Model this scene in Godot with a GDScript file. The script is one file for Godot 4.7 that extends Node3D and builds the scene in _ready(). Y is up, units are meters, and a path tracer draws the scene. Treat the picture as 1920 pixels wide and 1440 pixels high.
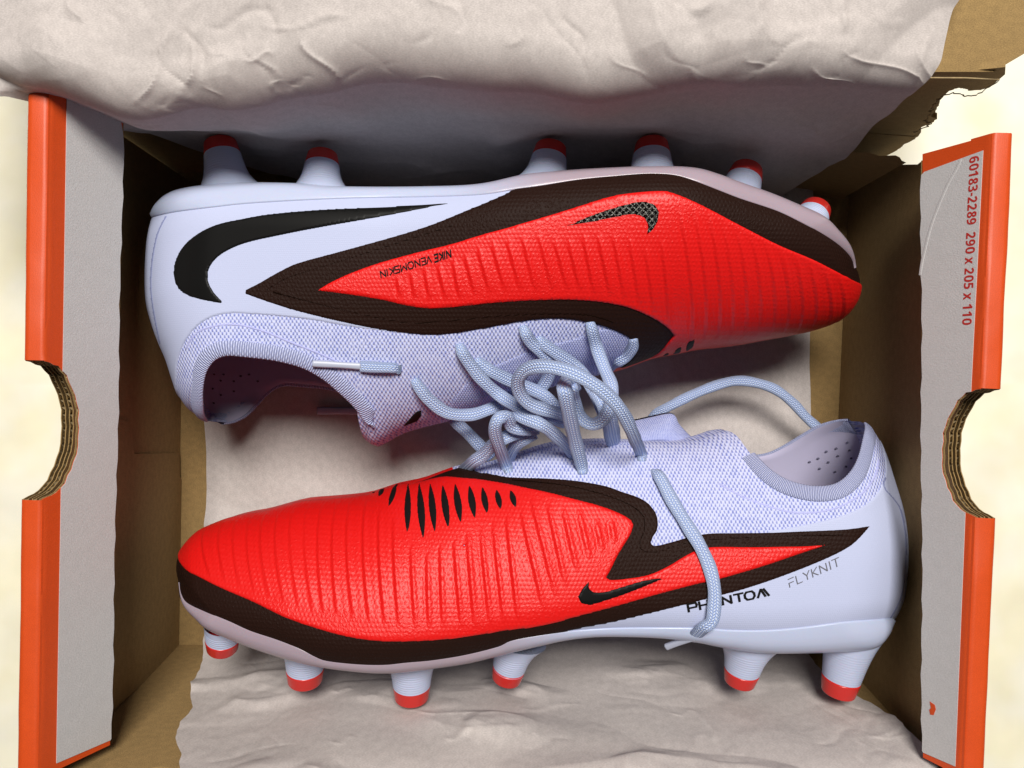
extends Node3D
# All shapes are worked out in millimetres and committed in metres. y is up, the box floor is y = 0.
const F := 1382.0        # focal length of the photograph in its own pixels
const CAM := 318.0       # camera height over the box floor, mm
const RIM := 102.0       # height of the box rim, mm

var M := {}
var fold_noise := FastNoiseLite.new()
var fine_noise := FastNoiseLite.new()
var slow_noise := FastNoiseLite.new()
var rng := RandomNumberGenerator.new()

# ------------------------------------------------------------------ helpers
func at(px: float, py: float, h: float) -> Vector3:
	var k := (CAM - h) / F
	return Vector3((px - 960.0) * k, h, (py - 720.0) * k)

func mat(col: Color, rough := 0.7) -> StandardMaterial3D:
	var m := StandardMaterial3D.new()
	m.albedo_color = col.linear_to_srgb()
	m.roughness = rough
	m.cull_mode = BaseMaterial3D.CULL_DISABLED
	return m

func textured(m: StandardMaterial3D, tex: Texture2D, height: Texture2D, scale: float, relief: float, tri := true) -> StandardMaterial3D:
	if tex: m.albedo_texture = tex
	if height:
		m.heightmap_enabled = true
		m.heightmap_texture = height
		m.heightmap_scale = relief
	m.uv1_scale = Vector3(scale, scale, scale)
	if tri:
		m.uv1_triplanar = true
		m.uv1_world_triplanar = true
	return m

func top_of(n: Node) -> Node3D:
	while n.get_parent() != self and n.get_parent() != null: n = n.get_parent()
	return n

func numbered(called: String) -> String:
	if not has_node(NodePath(called)): return called
	var i := 1
	while has_node(NodePath("%s_%03d" % [called, i])): i += 1
	return "%s_%03d" % [called, i]

func thing(called: String, label: String, category: String, base := Vector3.ZERO, group := "") -> Node3D:
	var o := Node3D.new()
	o.name = numbered(called)
	add_child(o)
	o.position = base * 0.001
	o.set_meta("label", label)
	o.set_meta("category", category)
	if group: o.set_meta("group", group)
	return o

class MB:
	var v := PackedVector3Array()
	var uv := PackedVector2Array()
	var ix := PackedInt32Array()
	var col := PackedColorArray()
	func p(a: Vector3, t := Vector2.ZERO) -> int:
		v.append(a); uv.append(t)
		return v.size() - 1
	func tri(a: int, b: int, c: int) -> void:
		ix.append(a); ix.append(b); ix.append(c)
	func quad(a: int, b: int, c: int, d: int) -> void:
		ix.append_array(PackedInt32Array([a, b, c, a, c, d]))
	func grid(first: int, nu: int, nv: int, wrap := false) -> void:   # nu rows of nv points
		for i in nu - 1:
			for j in (nv if wrap else nv - 1):
				var k := (j + 1) % nv
				quad(first + i * nv + j, first + i * nv + k, first + (i + 1) * nv + k, first + (i + 1) * nv + j)
	func face(pts: Array) -> void:     # flat polygon fan with its own vertices
		var f := v.size()
		for q in pts: p(q, Vector2(q.x, q.z))
		for i in range(1, pts.size() - 1): tri(f, f + i, f + i + 1)

func build(mb: MB, called: String, m: Material, parent: Node = null, smooth := true) -> MeshInstance3D:
	var o := MeshInstance3D.new()
	var up: Node = parent if parent else self
	o.name = called
	up.add_child(o, true)
	if parent:
		var n := 0
		var want := called
		for c in parent.get_children():
			if c != o and (c.name == want or String(c.name).begins_with(want + "_")) : n += 1
		if n > 0: o.name = "%s_%03d" % [called, n]
	var org: Vector3 = top_of(o).position if parent else Vector3.ZERO
	var arr := []
	arr.resize(Mesh.ARRAY_MAX)
	var vv := PackedVector3Array()
	vv.resize(mb.v.size())
	for i in mb.v.size(): vv[i] = mb.v[i] * 0.001 - org
	arr[Mesh.ARRAY_VERTEX] = vv
	arr[Mesh.ARRAY_TEX_UV] = mb.uv
	arr[Mesh.ARRAY_INDEX] = mb.ix
	if mb.col.size() == vv.size(): arr[Mesh.ARRAY_COLOR] = mb.col
	if smooth:
		var nn := PackedVector3Array()
		nn.resize(vv.size())
		for i in range(0, mb.ix.size(), 3):
			var a := mb.ix[i]; var b := mb.ix[i + 1]; var c := mb.ix[i + 2]
			var n2 := (mb.v[c] - mb.v[a]).cross(mb.v[b] - mb.v[a])
			nn[a] += n2; nn[b] += n2; nn[c] += n2
		for i in nn.size(): nn[i] = nn[i].normalized() if nn[i].length_squared() > 1e-20 else Vector3.UP
		arr[Mesh.ARRAY_NORMAL] = nn
		var am := ArrayMesh.new()
		am.add_surface_from_arrays(Mesh.PRIMITIVE_TRIANGLES, arr)
		o.mesh = am
	else:
		var am2 := ArrayMesh.new()
		am2.add_surface_from_arrays(Mesh.PRIMITIVE_TRIANGLES, arr)
		var st := SurfaceTool.new()
		st.create_from(am2, 0)
		st.deindex()
		st.set_smooth_group(-1)
		st.generate_normals()
		o.mesh = st.commit()
		if true:   # one normal for each flat face
			var s := o.mesh.surface_get_arrays(0)
			var sv: PackedVector3Array = s[Mesh.ARRAY_VERTEX]
			var sn := PackedVector3Array()
			sn.resize(sv.size())
			for i in range(0, sv.size(), 3):
				var n3 := (sv[i + 2] - sv[i]).cross(sv[i + 1] - sv[i]).normalized()
				sn[i] = n3; sn[i + 1] = n3; sn[i + 2] = n3
			s[Mesh.ARRAY_NORMAL] = sn
			s[Mesh.ARRAY_INDEX] = null
			var am3 := ArrayMesh.new()
			am3.add_surface_from_arrays(Mesh.PRIMITIVE_TRIANGLES, s)
			o.mesh = am3
	o.material_override = m
	return o

func table_of(x: float, xs: Array, ys: Array) -> float:    # smooth table look-up
	if x <= xs[0]: return ys[0]
	for i in range(1, xs.size()):
		if x <= xs[i]:
			var t: float = (x - xs[i - 1]) / (xs[i] - xs[i - 1])
			t = t * t * (3.0 - 2.0 * t)
			return lerpf(ys[i - 1], ys[i], t)
	return ys[-1]

func spline(pts: Array, n: int) -> Array:      # Catmull-Rom through Vector3 or Vector2 points, n samples for each span
	var out := []
	for i in pts.size() - 1:
		var a = pts[maxi(i - 1, 0)]; var b = pts[i]; var c = pts[i + 1]; var d = pts[mini(i + 2, pts.size() - 1)]
		for k in n:
			var t := float(k) / n
			out.append(b.cubic_interpolate(c, a, d, t))
	out.append(pts[-1])
	return out

func resample(pts: Array, n: int) -> Array:    # even spacing
	var acc := [0.0]
	for i in range(1, pts.size()): acc.append(acc[-1] + pts[i].distance_to(pts[i - 1]))
	var out := []
	var j := 1
	for i in n:
		var s: float = acc[-1] * i / (n - 1)
		while j < pts.size() - 1 and acc[j] < s: j += 1
		var t: float = (s - acc[j - 1]) / maxf(acc[j] - acc[j - 1], 1e-6)
		out.append(pts[j - 1].lerp(pts[j], clampf(t, 0.0, 1.0)))
	return out

func prism(mb: MB, poly: PackedVector2Array, o: Vector3, ux: Vector3, uy: Vector3, th: Vector3) -> void:   # flat board of an outline, with thickness th
	var idx := Geometry2D.triangulate_polygon(poly)
	for side in 2:
		var f := mb.v.size()
		for q in poly: mb.p(o + ux * q.x + uy * q.y + th * side, q)
		for i in range(0, idx.size(), 3):
			if side == 0: mb.tri(f + idx[i], f + idx[i + 1], f + idx[i + 2])
			else: mb.tri(f + idx[i], f + idx[i + 2], f + idx[i + 1])
	for i in poly.size():
		var a := poly[i]; var b := poly[(i + 1) % poly.size()]
		var pa := o + ux * a.x + uy * a.y; var pb := o + ux * b.x + uy * b.y
		mb.face([pa, pb, pb + th, pa + th])

func tube(mb: MB, path: Array, rw: float, rt: float, seg := 12, caps := true, ups := Vector3.UP, squash := 0.75, pinch := false) -> void:   # flat oval cord along a path
	var n := path.size()
	var first := mb.v.size()
	var run := 0.0
	var last := Vector3.ZERO
	for i in n:
		var p: Vector3 = path[i]
		var t: Vector3 = (path[mini(i + 1, n - 1)] - path[maxi(i - 1, 0)]).normalized()
		var s := t.cross(ups)
		if s.length() < 0.15: s = last if last != Vector3.ZERO else t.cross(Vector3.BACK)
		s = s.normalized()
		if last != Vector3.ZERO: s = (last * 0.5 + s * 0.5 if last.dot(s) > 0 else (last * 0.5 - s * 0.5)).normalized()
		last = s
		var b := s.cross(t).normalized()
		if i > 0: run += p.distance_to(path[i - 1])
		var endk := lerpf(0.62, 1.0, smoothstep(1.5, 8.0, run)) if pinch else 1.0
		endk *= 1.0 + 0.04 * sin(run * 0.5)
		for j in seg + 1:
			var a := TAU * j / seg
			var ca := cos(a); var sa := sin(a)
			var x := signf(ca) * pow(absf(ca), squash) * rw * endk
			var y := signf(sa) * pow(absf(sa), 0.9) * rt * (2.0 - endk)
			mb.p(p + s * x + b * y, Vector2(run, float(j) / seg * 4.0 * (rw + rt)))
	mb.grid(first, n, seg + 1)
	if caps:
		for e in 2:
			var c := mb.p(path[0 if e == 0 else n - 1], Vector2.ZERO)
			var r := first + (0 if e == 0 else (n - 1) * (seg + 1))
			for j in seg:
				if e == 0: mb.tri(c, r + j + 1, r + j)
				else: mb.tri(c, r + j, r + j + 1)

func lathe(mb: MB, prof: Array, o: Vector3, axis: Vector3, side: Vector3, seg := 40) -> void:   # prof: Vector3(radius, along, extra radius sideways)
	var a := axis.normalized()
	var s := (side - a * side.dot(a)).normalized()
	var t := a.cross(s)
	var first := mb.v.size()
	for q in prof:
		for j in seg + 1:
			var w := TAU * j / seg
			mb.p(o + a * q.y + s * cos(w) * (q.x + q.z) + t * sin(w) * q.x, Vector2(float(j) / seg * 40.0, q.y))
	mb.grid(first, prof.size(), seg + 1)

# ------------------------------------------------------------------ textures
func picture(n: int, kind: String) -> ImageTexture:
	var im := Image.create(n, n, false, Image.FORMAT_RGB8)
	var a := FastNoiseLite.new(); a.seed = 11; a.frequency = 0.02; a.fractal_octaves = 4
	var b := FastNoiseLite.new(); b.seed = 5; b.frequency = 0.15; b.fractal_octaves = 3
	for y in n:
		for x in n:
			var u := float(x) / n
			var v := float(y) / n
			var c := Color.WHITE
			match kind:
				"knit", "knit_color":         # a 6 x 6 field of V stitches
					var wx := a.get_noise_2d(x * 0.9, y * 0.9) * 0.012 * sin(PI * u) * sin(PI * v)
					var gx := (u + wx) * 24.0
					var gy := v * 32.0
					var row := floorf(gy)
					var fy := gy - row
					var fx := fposmod(gx + (0.5 if fmod(row, 2.0) > 0.5 else 0.0), 1.0)
					var cell := floorf(gx + (0.5 if fmod(row, 2.0) > 0.5 else 0.0))
					var loop := sin(PI * fx) * 0.6 + 0.4 * sin(PI * fposmod(fy + 0.35 * absf(fx - 0.5), 1.0))
					var hole := exp(-(pow(minf(fx, 1.0 - fx) / 0.17, 2.0) + pow((fy - 0.5) / 0.34, 2.0)))
					var r1 := hash2(int(cell) % 24, int(row), 5)
					var h := clampf(0.35 + 0.65 * loop - hole * (0.5 + 0.5 * r1), 0.0, 1.0)
					if kind == "knit": c = Color(h, h, h)
					else:
						var heather := b.get_noise_2d(x * 0.25, y * 1.1) * 0.25 + (hash2(int(cell) % 24, int(row), 9) - 0.5) * 0.2 + a.get_noise_2d(x * 0.8 + 900.0, y * 0.8) * 0.2
						var k := clampf(h * 1.25 + heather, 0.0, 1.0)
						c = Color(0.60, 0.64, 0.88).lerp(Color(0.96, 0.96, 1.0), k)
				"rib", "rib_color":
					var yy2 := fposmod(u * 8.0, 1.0)
					var h2 := sin(PI * yy2) * (0.8 + 0.2 * sin(v * TAU * 8.0 + floorf(u * 8.0) * PI))
					if kind == "rib": c = Color(h2, h2, h2)
					else: c = Color(0.58, 0.61, 0.76).lerp(Color(0.94, 0.95, 1.0), clampf(h2 * 1.15 + b.get_noise_2d(x, y) * 0.3, 0.0, 1.0))
				"weave", "weave_color":       # herringbone of a flat lace: u along, v round
					var lane := floorf(v * 8.0)
					var fv := v * 8.0 - lane
					var slant := fv * 0.6 if fmod(lane, 2.0) < 0.5 else -fv * 0.6
					var s := fposmod(u * 4.0 + slant, 1.0)
					var h3 := sin(PI * s) * sin(PI * clampf(fv, 0.06, 0.94))
					if kind == "weave": c = Color(h3, h3, h3)
					else: c = Color(0.62, 0.70, 0.88).lerp(Color(0.98, 0.99, 1.0), clampf(h3 * 1.3, 0.0, 1.0))
				"dimple":                     # staggered fine pebbles with some wander
					var wu := a.get_noise_2d(x * 1.6, y * 1.6) * 0.05 * sin(PI * u) * sin(PI * v)
					var wv := a.get_noise_2d(x * 1.6 + 500.0, y * 1.6) * 0.05 * sin(PI * u) * sin(PI * v)
					var gy2 := (v + wv) * 16.0
					var row := floorf(gy2)
					var gx2 := (u + wu) * 16.0 + (0.5 if fmod(row, 2.0) > 0.5 else 0.0)
					var d := Vector2(fposmod(gx2, 1.0) - 0.5, fposmod(gy2, 1.0) - 0.5).length()
					var h4 := clampf(1.0 - d * 2.0, 0.0, 1.0)
					var h5 := clampf(h4 * (0.75 + b.get_noise_2d(x, y) * 0.8), 0.0, 1.0)
					c = Color(h5, h5, h5)
				"kraft":
					var k2 := 0.88 + a.get_noise_2d(x, y * 1.5) * 0.06 + b.get_noise_2d(x * 0.8, y * 2.2) * 0.16
					if b.get_noise_2d(x * 2.3 + 900.0, y * 2.3) > 0.52: k2 *= 0.72
					c = Color(k2, k2 * 0.99, k2 * 0.96)
				"paper":
					var k3 := 0.93 + a.get_noise_2d(x, y) * 0.05 + b.get_noise_2d(x * 0.5, y * 1.3) * 0.10
					c = Color(k3, k3 * 0.992, k3 * 0.98)
				"card":
					var k7 := 0.95 + b.get_noise_2d(x, y * 1.4) * 0.09 + a.get_noise_2d(x, y) * 0.02
					c = Color(k7, k7, k7)
				"grain":
					var k4 := 0.5 + b.get_noise_2d(x, y) * 0.6
					c = Color(k4, k4, k4)
				"facet":
					var g := 12.0
					var cell := Vector2(fposmod(u * g, 1.0), fposmod(v * g, 1.0))
					var k5 := absf(cell.x - 0.5) + absf(cell.y - 0.5)
					k5 = clampf(k5 + b.get_noise_2d(x, y) * 0.4, 0.0, 1.0)
					c = Color(k5, k5, k5)
				"painted_glint":  # grey stars on black: sparkle of shiny facets painted into the colour
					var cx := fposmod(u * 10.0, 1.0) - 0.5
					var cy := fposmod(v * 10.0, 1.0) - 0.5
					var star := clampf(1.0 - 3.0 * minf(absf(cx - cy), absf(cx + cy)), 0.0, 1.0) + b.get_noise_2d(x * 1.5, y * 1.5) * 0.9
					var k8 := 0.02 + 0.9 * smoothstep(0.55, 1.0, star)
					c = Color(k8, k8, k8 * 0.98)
				"table":
					var k6 := 0.97 + a.get_noise_2d(x * 2.0, y * 2.0) * 0.05
					c = Color(1.0, 0.995, 0.96).lerp(Color(0.99, 0.975, 0.89), clampf(0.45 + a.get_noise_2d(x * 2.0 + 300.0, y * 2.0) * 1.3, 0.0, 1.0)) * k6
			im.set_pixel(x, y, c)
	return ImageTexture.create_from_image(im)

# ------------------------------------------------------------------ a boot lying on its side
class Boot:
	var root: Node3D
	var dir := 1.0                 # +1: tongue towards +z
	var mid := 44.0                # height of its middle plane over the box floor
	var roll := Vector2.ZERO       # shift of the lower half per mm of depth
	var heel_x := 0.0
	var toe_x := 1.0
	var sole := PackedVector2Array()
	var ridge := PackedVector2Array()
	var heel := PackedVector2Array()
	var nu := 560
	var nv := 132
	var P := PackedVector3Array()
	var N := PackedVector3Array()
	var Q := PackedVector2Array()
	var rim_n := 0                 # how many columns run along the collar opening
	func wide(x: float) -> float:
		var u := clampf((x - heel_x) / (toe_x - heel_x), 0.0, 1.0)
		var xs := [0.0, 0.15, 0.35, 0.55, 0.72, 0.85, 1.0]
		var ys := [31.0, 33.0, 34.0, 39.0, 43.0, 42.0, 36.0]
		for i in range(1, 7):
			if u <= xs[i]:
				var t: float = (u - xs[i - 1]) / (xs[i] - xs[i - 1])
				t = t * t * (3.0 - 2.0 * t)
				return lerpf(ys[i - 1], ys[i], t)
		return 36.0
	func far(p: Vector2, line: PackedVector2Array) -> float:
		var best := 1e9
		for i in line.size() - 1:
			best = minf(best, p.distance_squared_to(Geometry2D.get_closest_point_to_segment(p, line[i], line[i + 1])))
		return sqrt(best)
	func lift(p: Vector2) -> float:        # half thickness over a point of the middle plane
		var ds := clampf(far(p, sole) / 15.0, 0.0, 1.0)
		var dt := clampf(far(p, ridge) / 58.0, 0.0, 1.0)
		var f := 0.66 + 0.34 * sqrt(1.0 - (1.0 - ds) * (1.0 - ds))
		f *= sqrt(1.0 - (1.0 - dt) * (1.0 - dt))
		if absf(p.x - heel_x) < 60.0:
			var dh := clampf(far(p, heel) / 34.0, 0.0, 1.0)
			f *= sqrt(1.0 - (1.0 - dh) * (1.0 - dh))
		return wide(p.x) * f
	func ray(px: float, py: float) -> Vector3:   # where the line of sight of a traced outline meets the boot
		var h := mid + 30.0
		for i in 14:
			var k := (318.0 - h) / 1382.0
			var p := Vector2((px - 960.0) * k, (py - 720.0) * k)
			h = lerpf(h, mid + lift(p), 0.6)
		var k2 := (318.0 - h) / 1382.0
		return Vector3((px - 960.0) * k2, h, (py - 720.0) * k2)

func flat_at(px: float, py: float, h: float) -> Vector2:
	var p := at(px, py, h)
	return Vector2(p.x, p.z)

func boot_body(b: Boot, heel_px: Array, sole_px: Array, rim_px: Array, ridge_px: Array, hidden_px: Array, split_sole: float) -> void:
	# heel_px: sole to collar; sole_px: heel to toe; rim_px: collar from heel to tongue tip; ridge_px: tongue tip to toe; hidden_px: where the middle line would go on over the opening
	var heel := []
	for q in heel_px: heel.append(flat_at(q[0], q[1], b.mid + 6.0))
	heel = spline(heel, 4)
	b.heel = PackedVector2Array(heel)
	b.heel_x = flat_at(heel_px[3][0], heel_px[3][1], b.mid).x
	var ridge := []
	for q in ridge_px: ridge.append(flat_at(q[0], q[1], b.mid))
	ridge = spline(ridge, 3)
	b.toe_x = ridge[-1].x
	var whole := []
	for q in hidden_px: whole.append(flat_at(q[0], q[1], b.mid))
	b.ridge = PackedVector2Array(whole + ridge)
	var sole := []
	for q in sole_px:
		var g := flat_at(q[0], q[1], b.mid + 14.0)
		for k in 6:
			var dt := clampf(g.distance_to(ridge[-1]) / 58.0, 0.0, 1.0)
			var dh := clampf(g.distance_to(heel[0]) / 34.0, 0.0, 1.0)
			var up := 0.66 * b.wide(g.x) * sqrt(1.0 - (1.0 - dt) * (1.0 - dt)) * lerpf(0.3, 1.0, sqrt(1.0 - (1.0 - dh) * (1.0 - dh)))
			g = flat_at(q[0], q[1], b.mid + up)
		sole.append(g)
	sole[0] = heel[0]
	sole[-1] = ridge[-1]
	sole = spline(sole, 3)
	b.sole = PackedVector2Array(sole)
	var rim := []
	for q in rim_px:
		var s := b.ray(q[0], q[1])
		rim.append(Vector2(s.x, s.z))
	rim[0] = heel[-1]
	rim[-1] = ridge[0]
	rim = spline(rim, 4)
	var nr := int(b.nu * split_sole)
	b.rim_n = nr
	var top := resample(rim, nr + 1)
	top.pop_back()
	top += resample(ridge, b.nu - nr)
	var all_sole := resample(sole, 2000)
	# sole columns: the collar takes the share split_sole
	var hl := resample(heel, b.nv)
	for i in b.nu:
		var s2: Vector2 = all_sole[int(1999.0 * i / (b.nu - 1))]
		var t2: Vector2 = top[i]
		var k := pow(maxf(0.0, 1.0 - float(i) / (b.nu * 0.35)), 2.0)
		for j in b.nv:
			var v := sin(float(j) / (b.nv - 1) * PI * 0.5)
			v = lerpf(float(j) / (b.nv - 1), v, 0.8 * smoothstep(nr - 110.0, nr + 60.0, float(i)))
			var q := s2.lerp(t2, v)
			if k > 0.0:
				var base: Vector2 = heel[0].lerp(heel[-1], v)
				q += (hl[int(v * (b.nv - 1))] - base) * k
			b.Q.append(q)
			b.P.append(Vector3(q.x, b.mid + b.lift(q), q.y))
	b.N.resize(b.P.size())
	for i in b.nu:
		for j in b.nv:
			var du := b.P[mini(i + 1, b.nu - 1) * b.nv + j] - b.P[maxi(i - 1, 0) * b.nv + j]
			var dv := b.P[i * b.nv + mini(j + 1, b.nv - 1)] - b.P[i * b.nv + maxi(j - 1, 0)]
			var n := du.cross(dv)
			if n.length_squared() < 1e-12: n = Vector3.UP
			n = n.normalized()
			if n.y < -0.05: n = -n
			b.N[i * b.nv + j] = n

func lower(b: Boot, p: Vector3, inset := 0.0) -> Vector3:     # the same place on the half that lies underneath
	var d := maxf((p.y - b.mid) - inset, 0.0)
	return Vector3(p.x + b.roll.x * d * 2.0, b.mid - d, p.z + b.roll.y * d * 2.0)

var ribs := []          # raised and pressed-in ribs of the panel under work: [from, to, half width, height]
func rib_height(q: Vector2, list: Array) -> float:
	var h := 0.0
	for r in list:
		var a: Vector2 = r[0]
		var w: Vector2 = r[4]
		var dq := q - a
		var t: float = dq.dot(w)
		if t <= 0.0 or t >= r[5]: continue
		var d: float = dq.x * w.y - dq.y * w.x
		if absf(d) > 3.0: continue
		t /= r[5]
		var lens: float = sqrt(sin(PI * t))
		h += r[3] * lens * (exp(-pow((d - 0.45) / 0.7, 2.0)) - 0.75 * exp(-pow((d + 0.75) / 0.5, 2.0)))
	return h

func outline(b: Boot, px: Array, n := 4) -> PackedVector2Array:     # traced corners stay sharp, the rest is rounded
	var w := []
	for q in px:
		var s := b.ray(q[0], q[1])
		w.append(Vector2(s.x, s.z))
	var out := PackedVector2Array()
	var m := w.size()
	var sharp := []
	for i in m:
		var d0: Vector2 = (w[i] - w[(i + m - 1) % m]).normalized()
		var d1: Vector2 = (w[(i + 1) % m] - w[i]).normalized()
		sharp.append(d0.dot(d1) < 0.62)
	for i in m:
		var a: Vector2 = w[i]; var c: Vector2 = w[(i + 1) % m]
		var before: Vector2 = a if sharp[i] else w[(i + m - 1) % m]
		var after: Vector2 = c if sharp[(i + 1) % m] else w[(i + 2) % m]
		var len := a.distance_to(c)
		var k := clampi(int(len / 1.5), 1, n)
		# tangents scaled to this span, so uneven spacing does not overshoot
		var ta := Vector2.ZERO if sharp[i] else (c - before).normalized() * len
		var tc := Vector2.ZERO if sharp[(i + 1) % m] else (after - a).normalized() * len
		if sharp[i]: ta = (c - a)
		if sharp[(i + 1) % m]: tc = (c - a)
		for j in k:
			var t := float(j) / k
			var t2 := t * t; var t3 := t2 * t
			out.append(a * (2 * t3 - 3 * t2 + 1) + ta * (t3 - 2 * t2 + t) + c * (-2 * t3 + 3 * t2) + tc * (t3 - t2))
	return out

func zone(b: Boot, poly: PackedVector2Array, low: float, high: float, called: String, m: Material, parent: Node, ramp := 0.8, list := [], uvs := 1.0) -> MeshInstance3D:
	var n := b.Q.size()
	var box := Rect2(poly[0], Vector2.ZERO)
	for q in poly: box = box.expand(q)
	box = box.grow(0.01)
	var inside := PackedByteArray(); inside.resize(n)
	for i in n:
		if box.has_point(b.Q[i]) and Geometry2D.is_point_in_polygon(b.Q[i], poly): inside[i] = 1
	var near := PackedByteArray(); near.resize(n)
	var reach := 3
	for i in b.nu:
		for j in b.nv:
			var k := i * b.nv + j
			if (i + 1 < b.nu and inside[k] != inside[k + b.nv]) or (j + 1 < b.nv and inside[k] != inside[k + 1]):
				for di in range(maxi(i - reach, 0), mini(i + reach + 1, b.nu - 1) + 1):
					for dj in range(maxi(j - reach, 0), mini(j + reach + 1, b.nv - 1) + 1):
						near[di * b.nv + dj] = 1
	var line := poly.duplicate()
	line.append(poly[0])
	var sd := PackedFloat32Array(); sd.resize(n)
	var made := PackedInt32Array(); made.resize(n); made.fill(-1)
	var mb := MB.new()
	for i in n:
		sd[i] = 9.0
		if near[i]: sd[i] = b.far(b.Q[i], line)
		if inside[i]:
			sd[i] = -maxf(sd[i], 1e-4)
			var t := clampf(-sd[i] / ramp, 0.0, 1.0)
			var off := lerpf(low + 0.05, high, sqrt(1.0 - (1.0 - t) * (1.0 - t)))
			if list.size() > 0: off += rib_height(b.Q[i], list) * t
			made[i] = mb.p(b.P[i] + b.N[i] * off, b.Q[i] * uvs)
	var edge := {}
	for i in b.nu - 1:
		for j in b.nv - 1:
			var k := i * b.nv + j
			var c: Array[int] = [k, k + 1, k + b.nv + 1, k + b.nv]
			var s := inside[c[0]] + inside[c[1]] + inside[c[2]] + inside[c[3]]
			if s == 0: continue
			if s == 4:
				mb.quad(made[c[3]], made[c[2]], made[c[1]], made[c[0]])
				continue
			var loop := []
			for e in 4:
				var p := c[e]
				var q := c[(e + 1) % 4]
				if inside[p]: loop.append(made[p])
				if inside[p] != inside[q]:
					var key := mini(p, q) * n + maxi(p, q)
					if not edge.has(key):
						var t2 := sd[p] / (sd[p] - sd[q])
						t2 = clampf(t2, 0.02, 0.98)
						edge[key] = mb.p(b.P[p].lerp(b.P[q], t2) + b.N[p].lerp(b.N[q], t2) * (low - 0.12), b.Q[p].lerp(b.Q[q], t2) * uvs)
					loop.append(edge[key])
			for e in range(1, loop.size() - 1): mb.tri(loop[0], loop[e + 1], loop[e])
	return build(mb, called, m, parent)

func whole_upper(b: Boot, called: String, m: Material, cut: int) -> MeshInstance3D:
	var mb := MB.new()
	for i in b.P.size(): mb.p(b.P[i], b.Q[i])
	mb.grid(0, b.nu, b.nv)
	var o := build(mb, called, m, b.root)
	underside(b, 0, cut, m)
	underside(b, cut, b.nu, M.red)
	return o

func underside(b: Boot, from: int, to: int, m: Material) -> void:     # the half that lies underneath, coarser
	var mb := MB.new()
	var first := 0
	var rows := 0
	var cols := 0
	var steps := []
	for i in range(from, to, 7): steps.append(i)
	steps.append(mini(to, b.nu - 1))
	for i in steps:
		cols = 0
		for j in range(0, b.nv, 5):
			mb.p(lower(b, b.P[i * b.nv + mini(j, b.nv - 1)]), b.Q[i * b.nv + j])
			cols += 1
		mb.p(lower(b, b.P[i * b.nv + b.nv - 1]), b.Q[i * b.nv + b.nv - 1])
		cols += 1
		rows += 1
	mb.grid(first, rows, cols)
	build(mb, "underside", m, b.root)

func collar(b: Boot, holes: Array) -> void:
	# lining of the far side, seen through the opening
	var mb := MB.new()
	var rows := 0
	var cols := 0
	for i in range(0, b.rim_n + 40, 4):
		cols = 0
		for j in range(0, b.nv, 4):
			var p := lower(b, b.P[i * b.nv + j], 2.2)
			mb.p(p, b.Q[i * b.nv + j]); cols += 1
		mb.p(lower(b, b.P[i * b.nv + b.nv - 1], 1.4), b.Q[i * b.nv + b.nv - 1]); cols += 1
		rows += 1
	mb.grid(0, rows, cols)
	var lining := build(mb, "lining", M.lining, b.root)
	# small air holes in the lining
	if holes.size():
		var hb := MB.new()
		for q in holes:
			var p3 := at(q[0], q[1], 26.0)
			var best := 1e9
			var where := Vector3.ZERO
			for i in range(0, b.rim_n, 3):
				for j in range(20, b.nv, 3):
					var c := lower(b, b.P[i * b.nv + j], 2.2)
					var k := (CAM - c.y) / F
					var d := absf(c.x / k + 960.0 - q[0]) + absf(c.z / k + 720.0 - q[1])
					if d < best:
						best = d; where = c
			if best < 20.0:
				var f := hb.p(where + Vector3(0, 0.7, 0))
				for a in 9: hb.p(where + Vector3(cos(TAU * a / 8.0) * 0.6, 0.45, sin(TAU * a / 8.0) * 0.42))
				for a in 8: hb.tri(f, f + 1 + a, f + 2 + a)
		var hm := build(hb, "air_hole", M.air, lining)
		hm.set_meta("kind", "stuff")
	# ribbed bands round the opening, near and far edge
	for side in 2:
		var path := []
		for i in range(2, b.rim_n - 12, 3):
			var e := b.P[i * b.nv + b.nv - 1]
			var inner := b.P[i * b.nv + b.nv - 12]
			if side == 1:
				e = lower(b, e); inner = lower(b, inner)
			path.append(e + (inner - e).normalized() * 1.0)
		path = resample(path, 120)
		var tb := MB.new()
		# a band: its wide axis lies along the upper, so sweep it by hand
		var seg := 14
		for i in path.size():
			var k: int = clampi(2 + int(float(i) / path.size() * (b.rim_n - 15)), 0, b.nu - 1)
			var e2 := b.P[k * b.nv + b.nv - 1]
			var in2 := b.P[k * b.nv + b.nv - 14]
			if side == 1:
				e2 = lower(b, e2); in2 = lower(b, in2)
			var t: Vector3 = (path[mini(i + 1, path.size() - 1)] - path[maxi(i - 1, 0)]).normalized()
			var wdt := (in2 - e2).normalized()
			wdt = (wdt - t * wdt.dot(t)).normalized()
			var th := t.cross(wdt).normalized()
			for j in seg + 1:
				var a := TAU * j / seg
				tb.p(path[i] + wdt * (cos(a) * (2.6 if side == 0 else 4.4) + (0.9 if side == 0 else 2.8)) + th * (sin(a) * 0.8 + 0.25), Vector2(i * 1.6, float(j) / seg * 10.0))
		tb.grid(0, path.size(), seg + 1)
		build(tb, "collar_band", M.rib if side == 0 else M.rib_dim, b.root)

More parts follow.
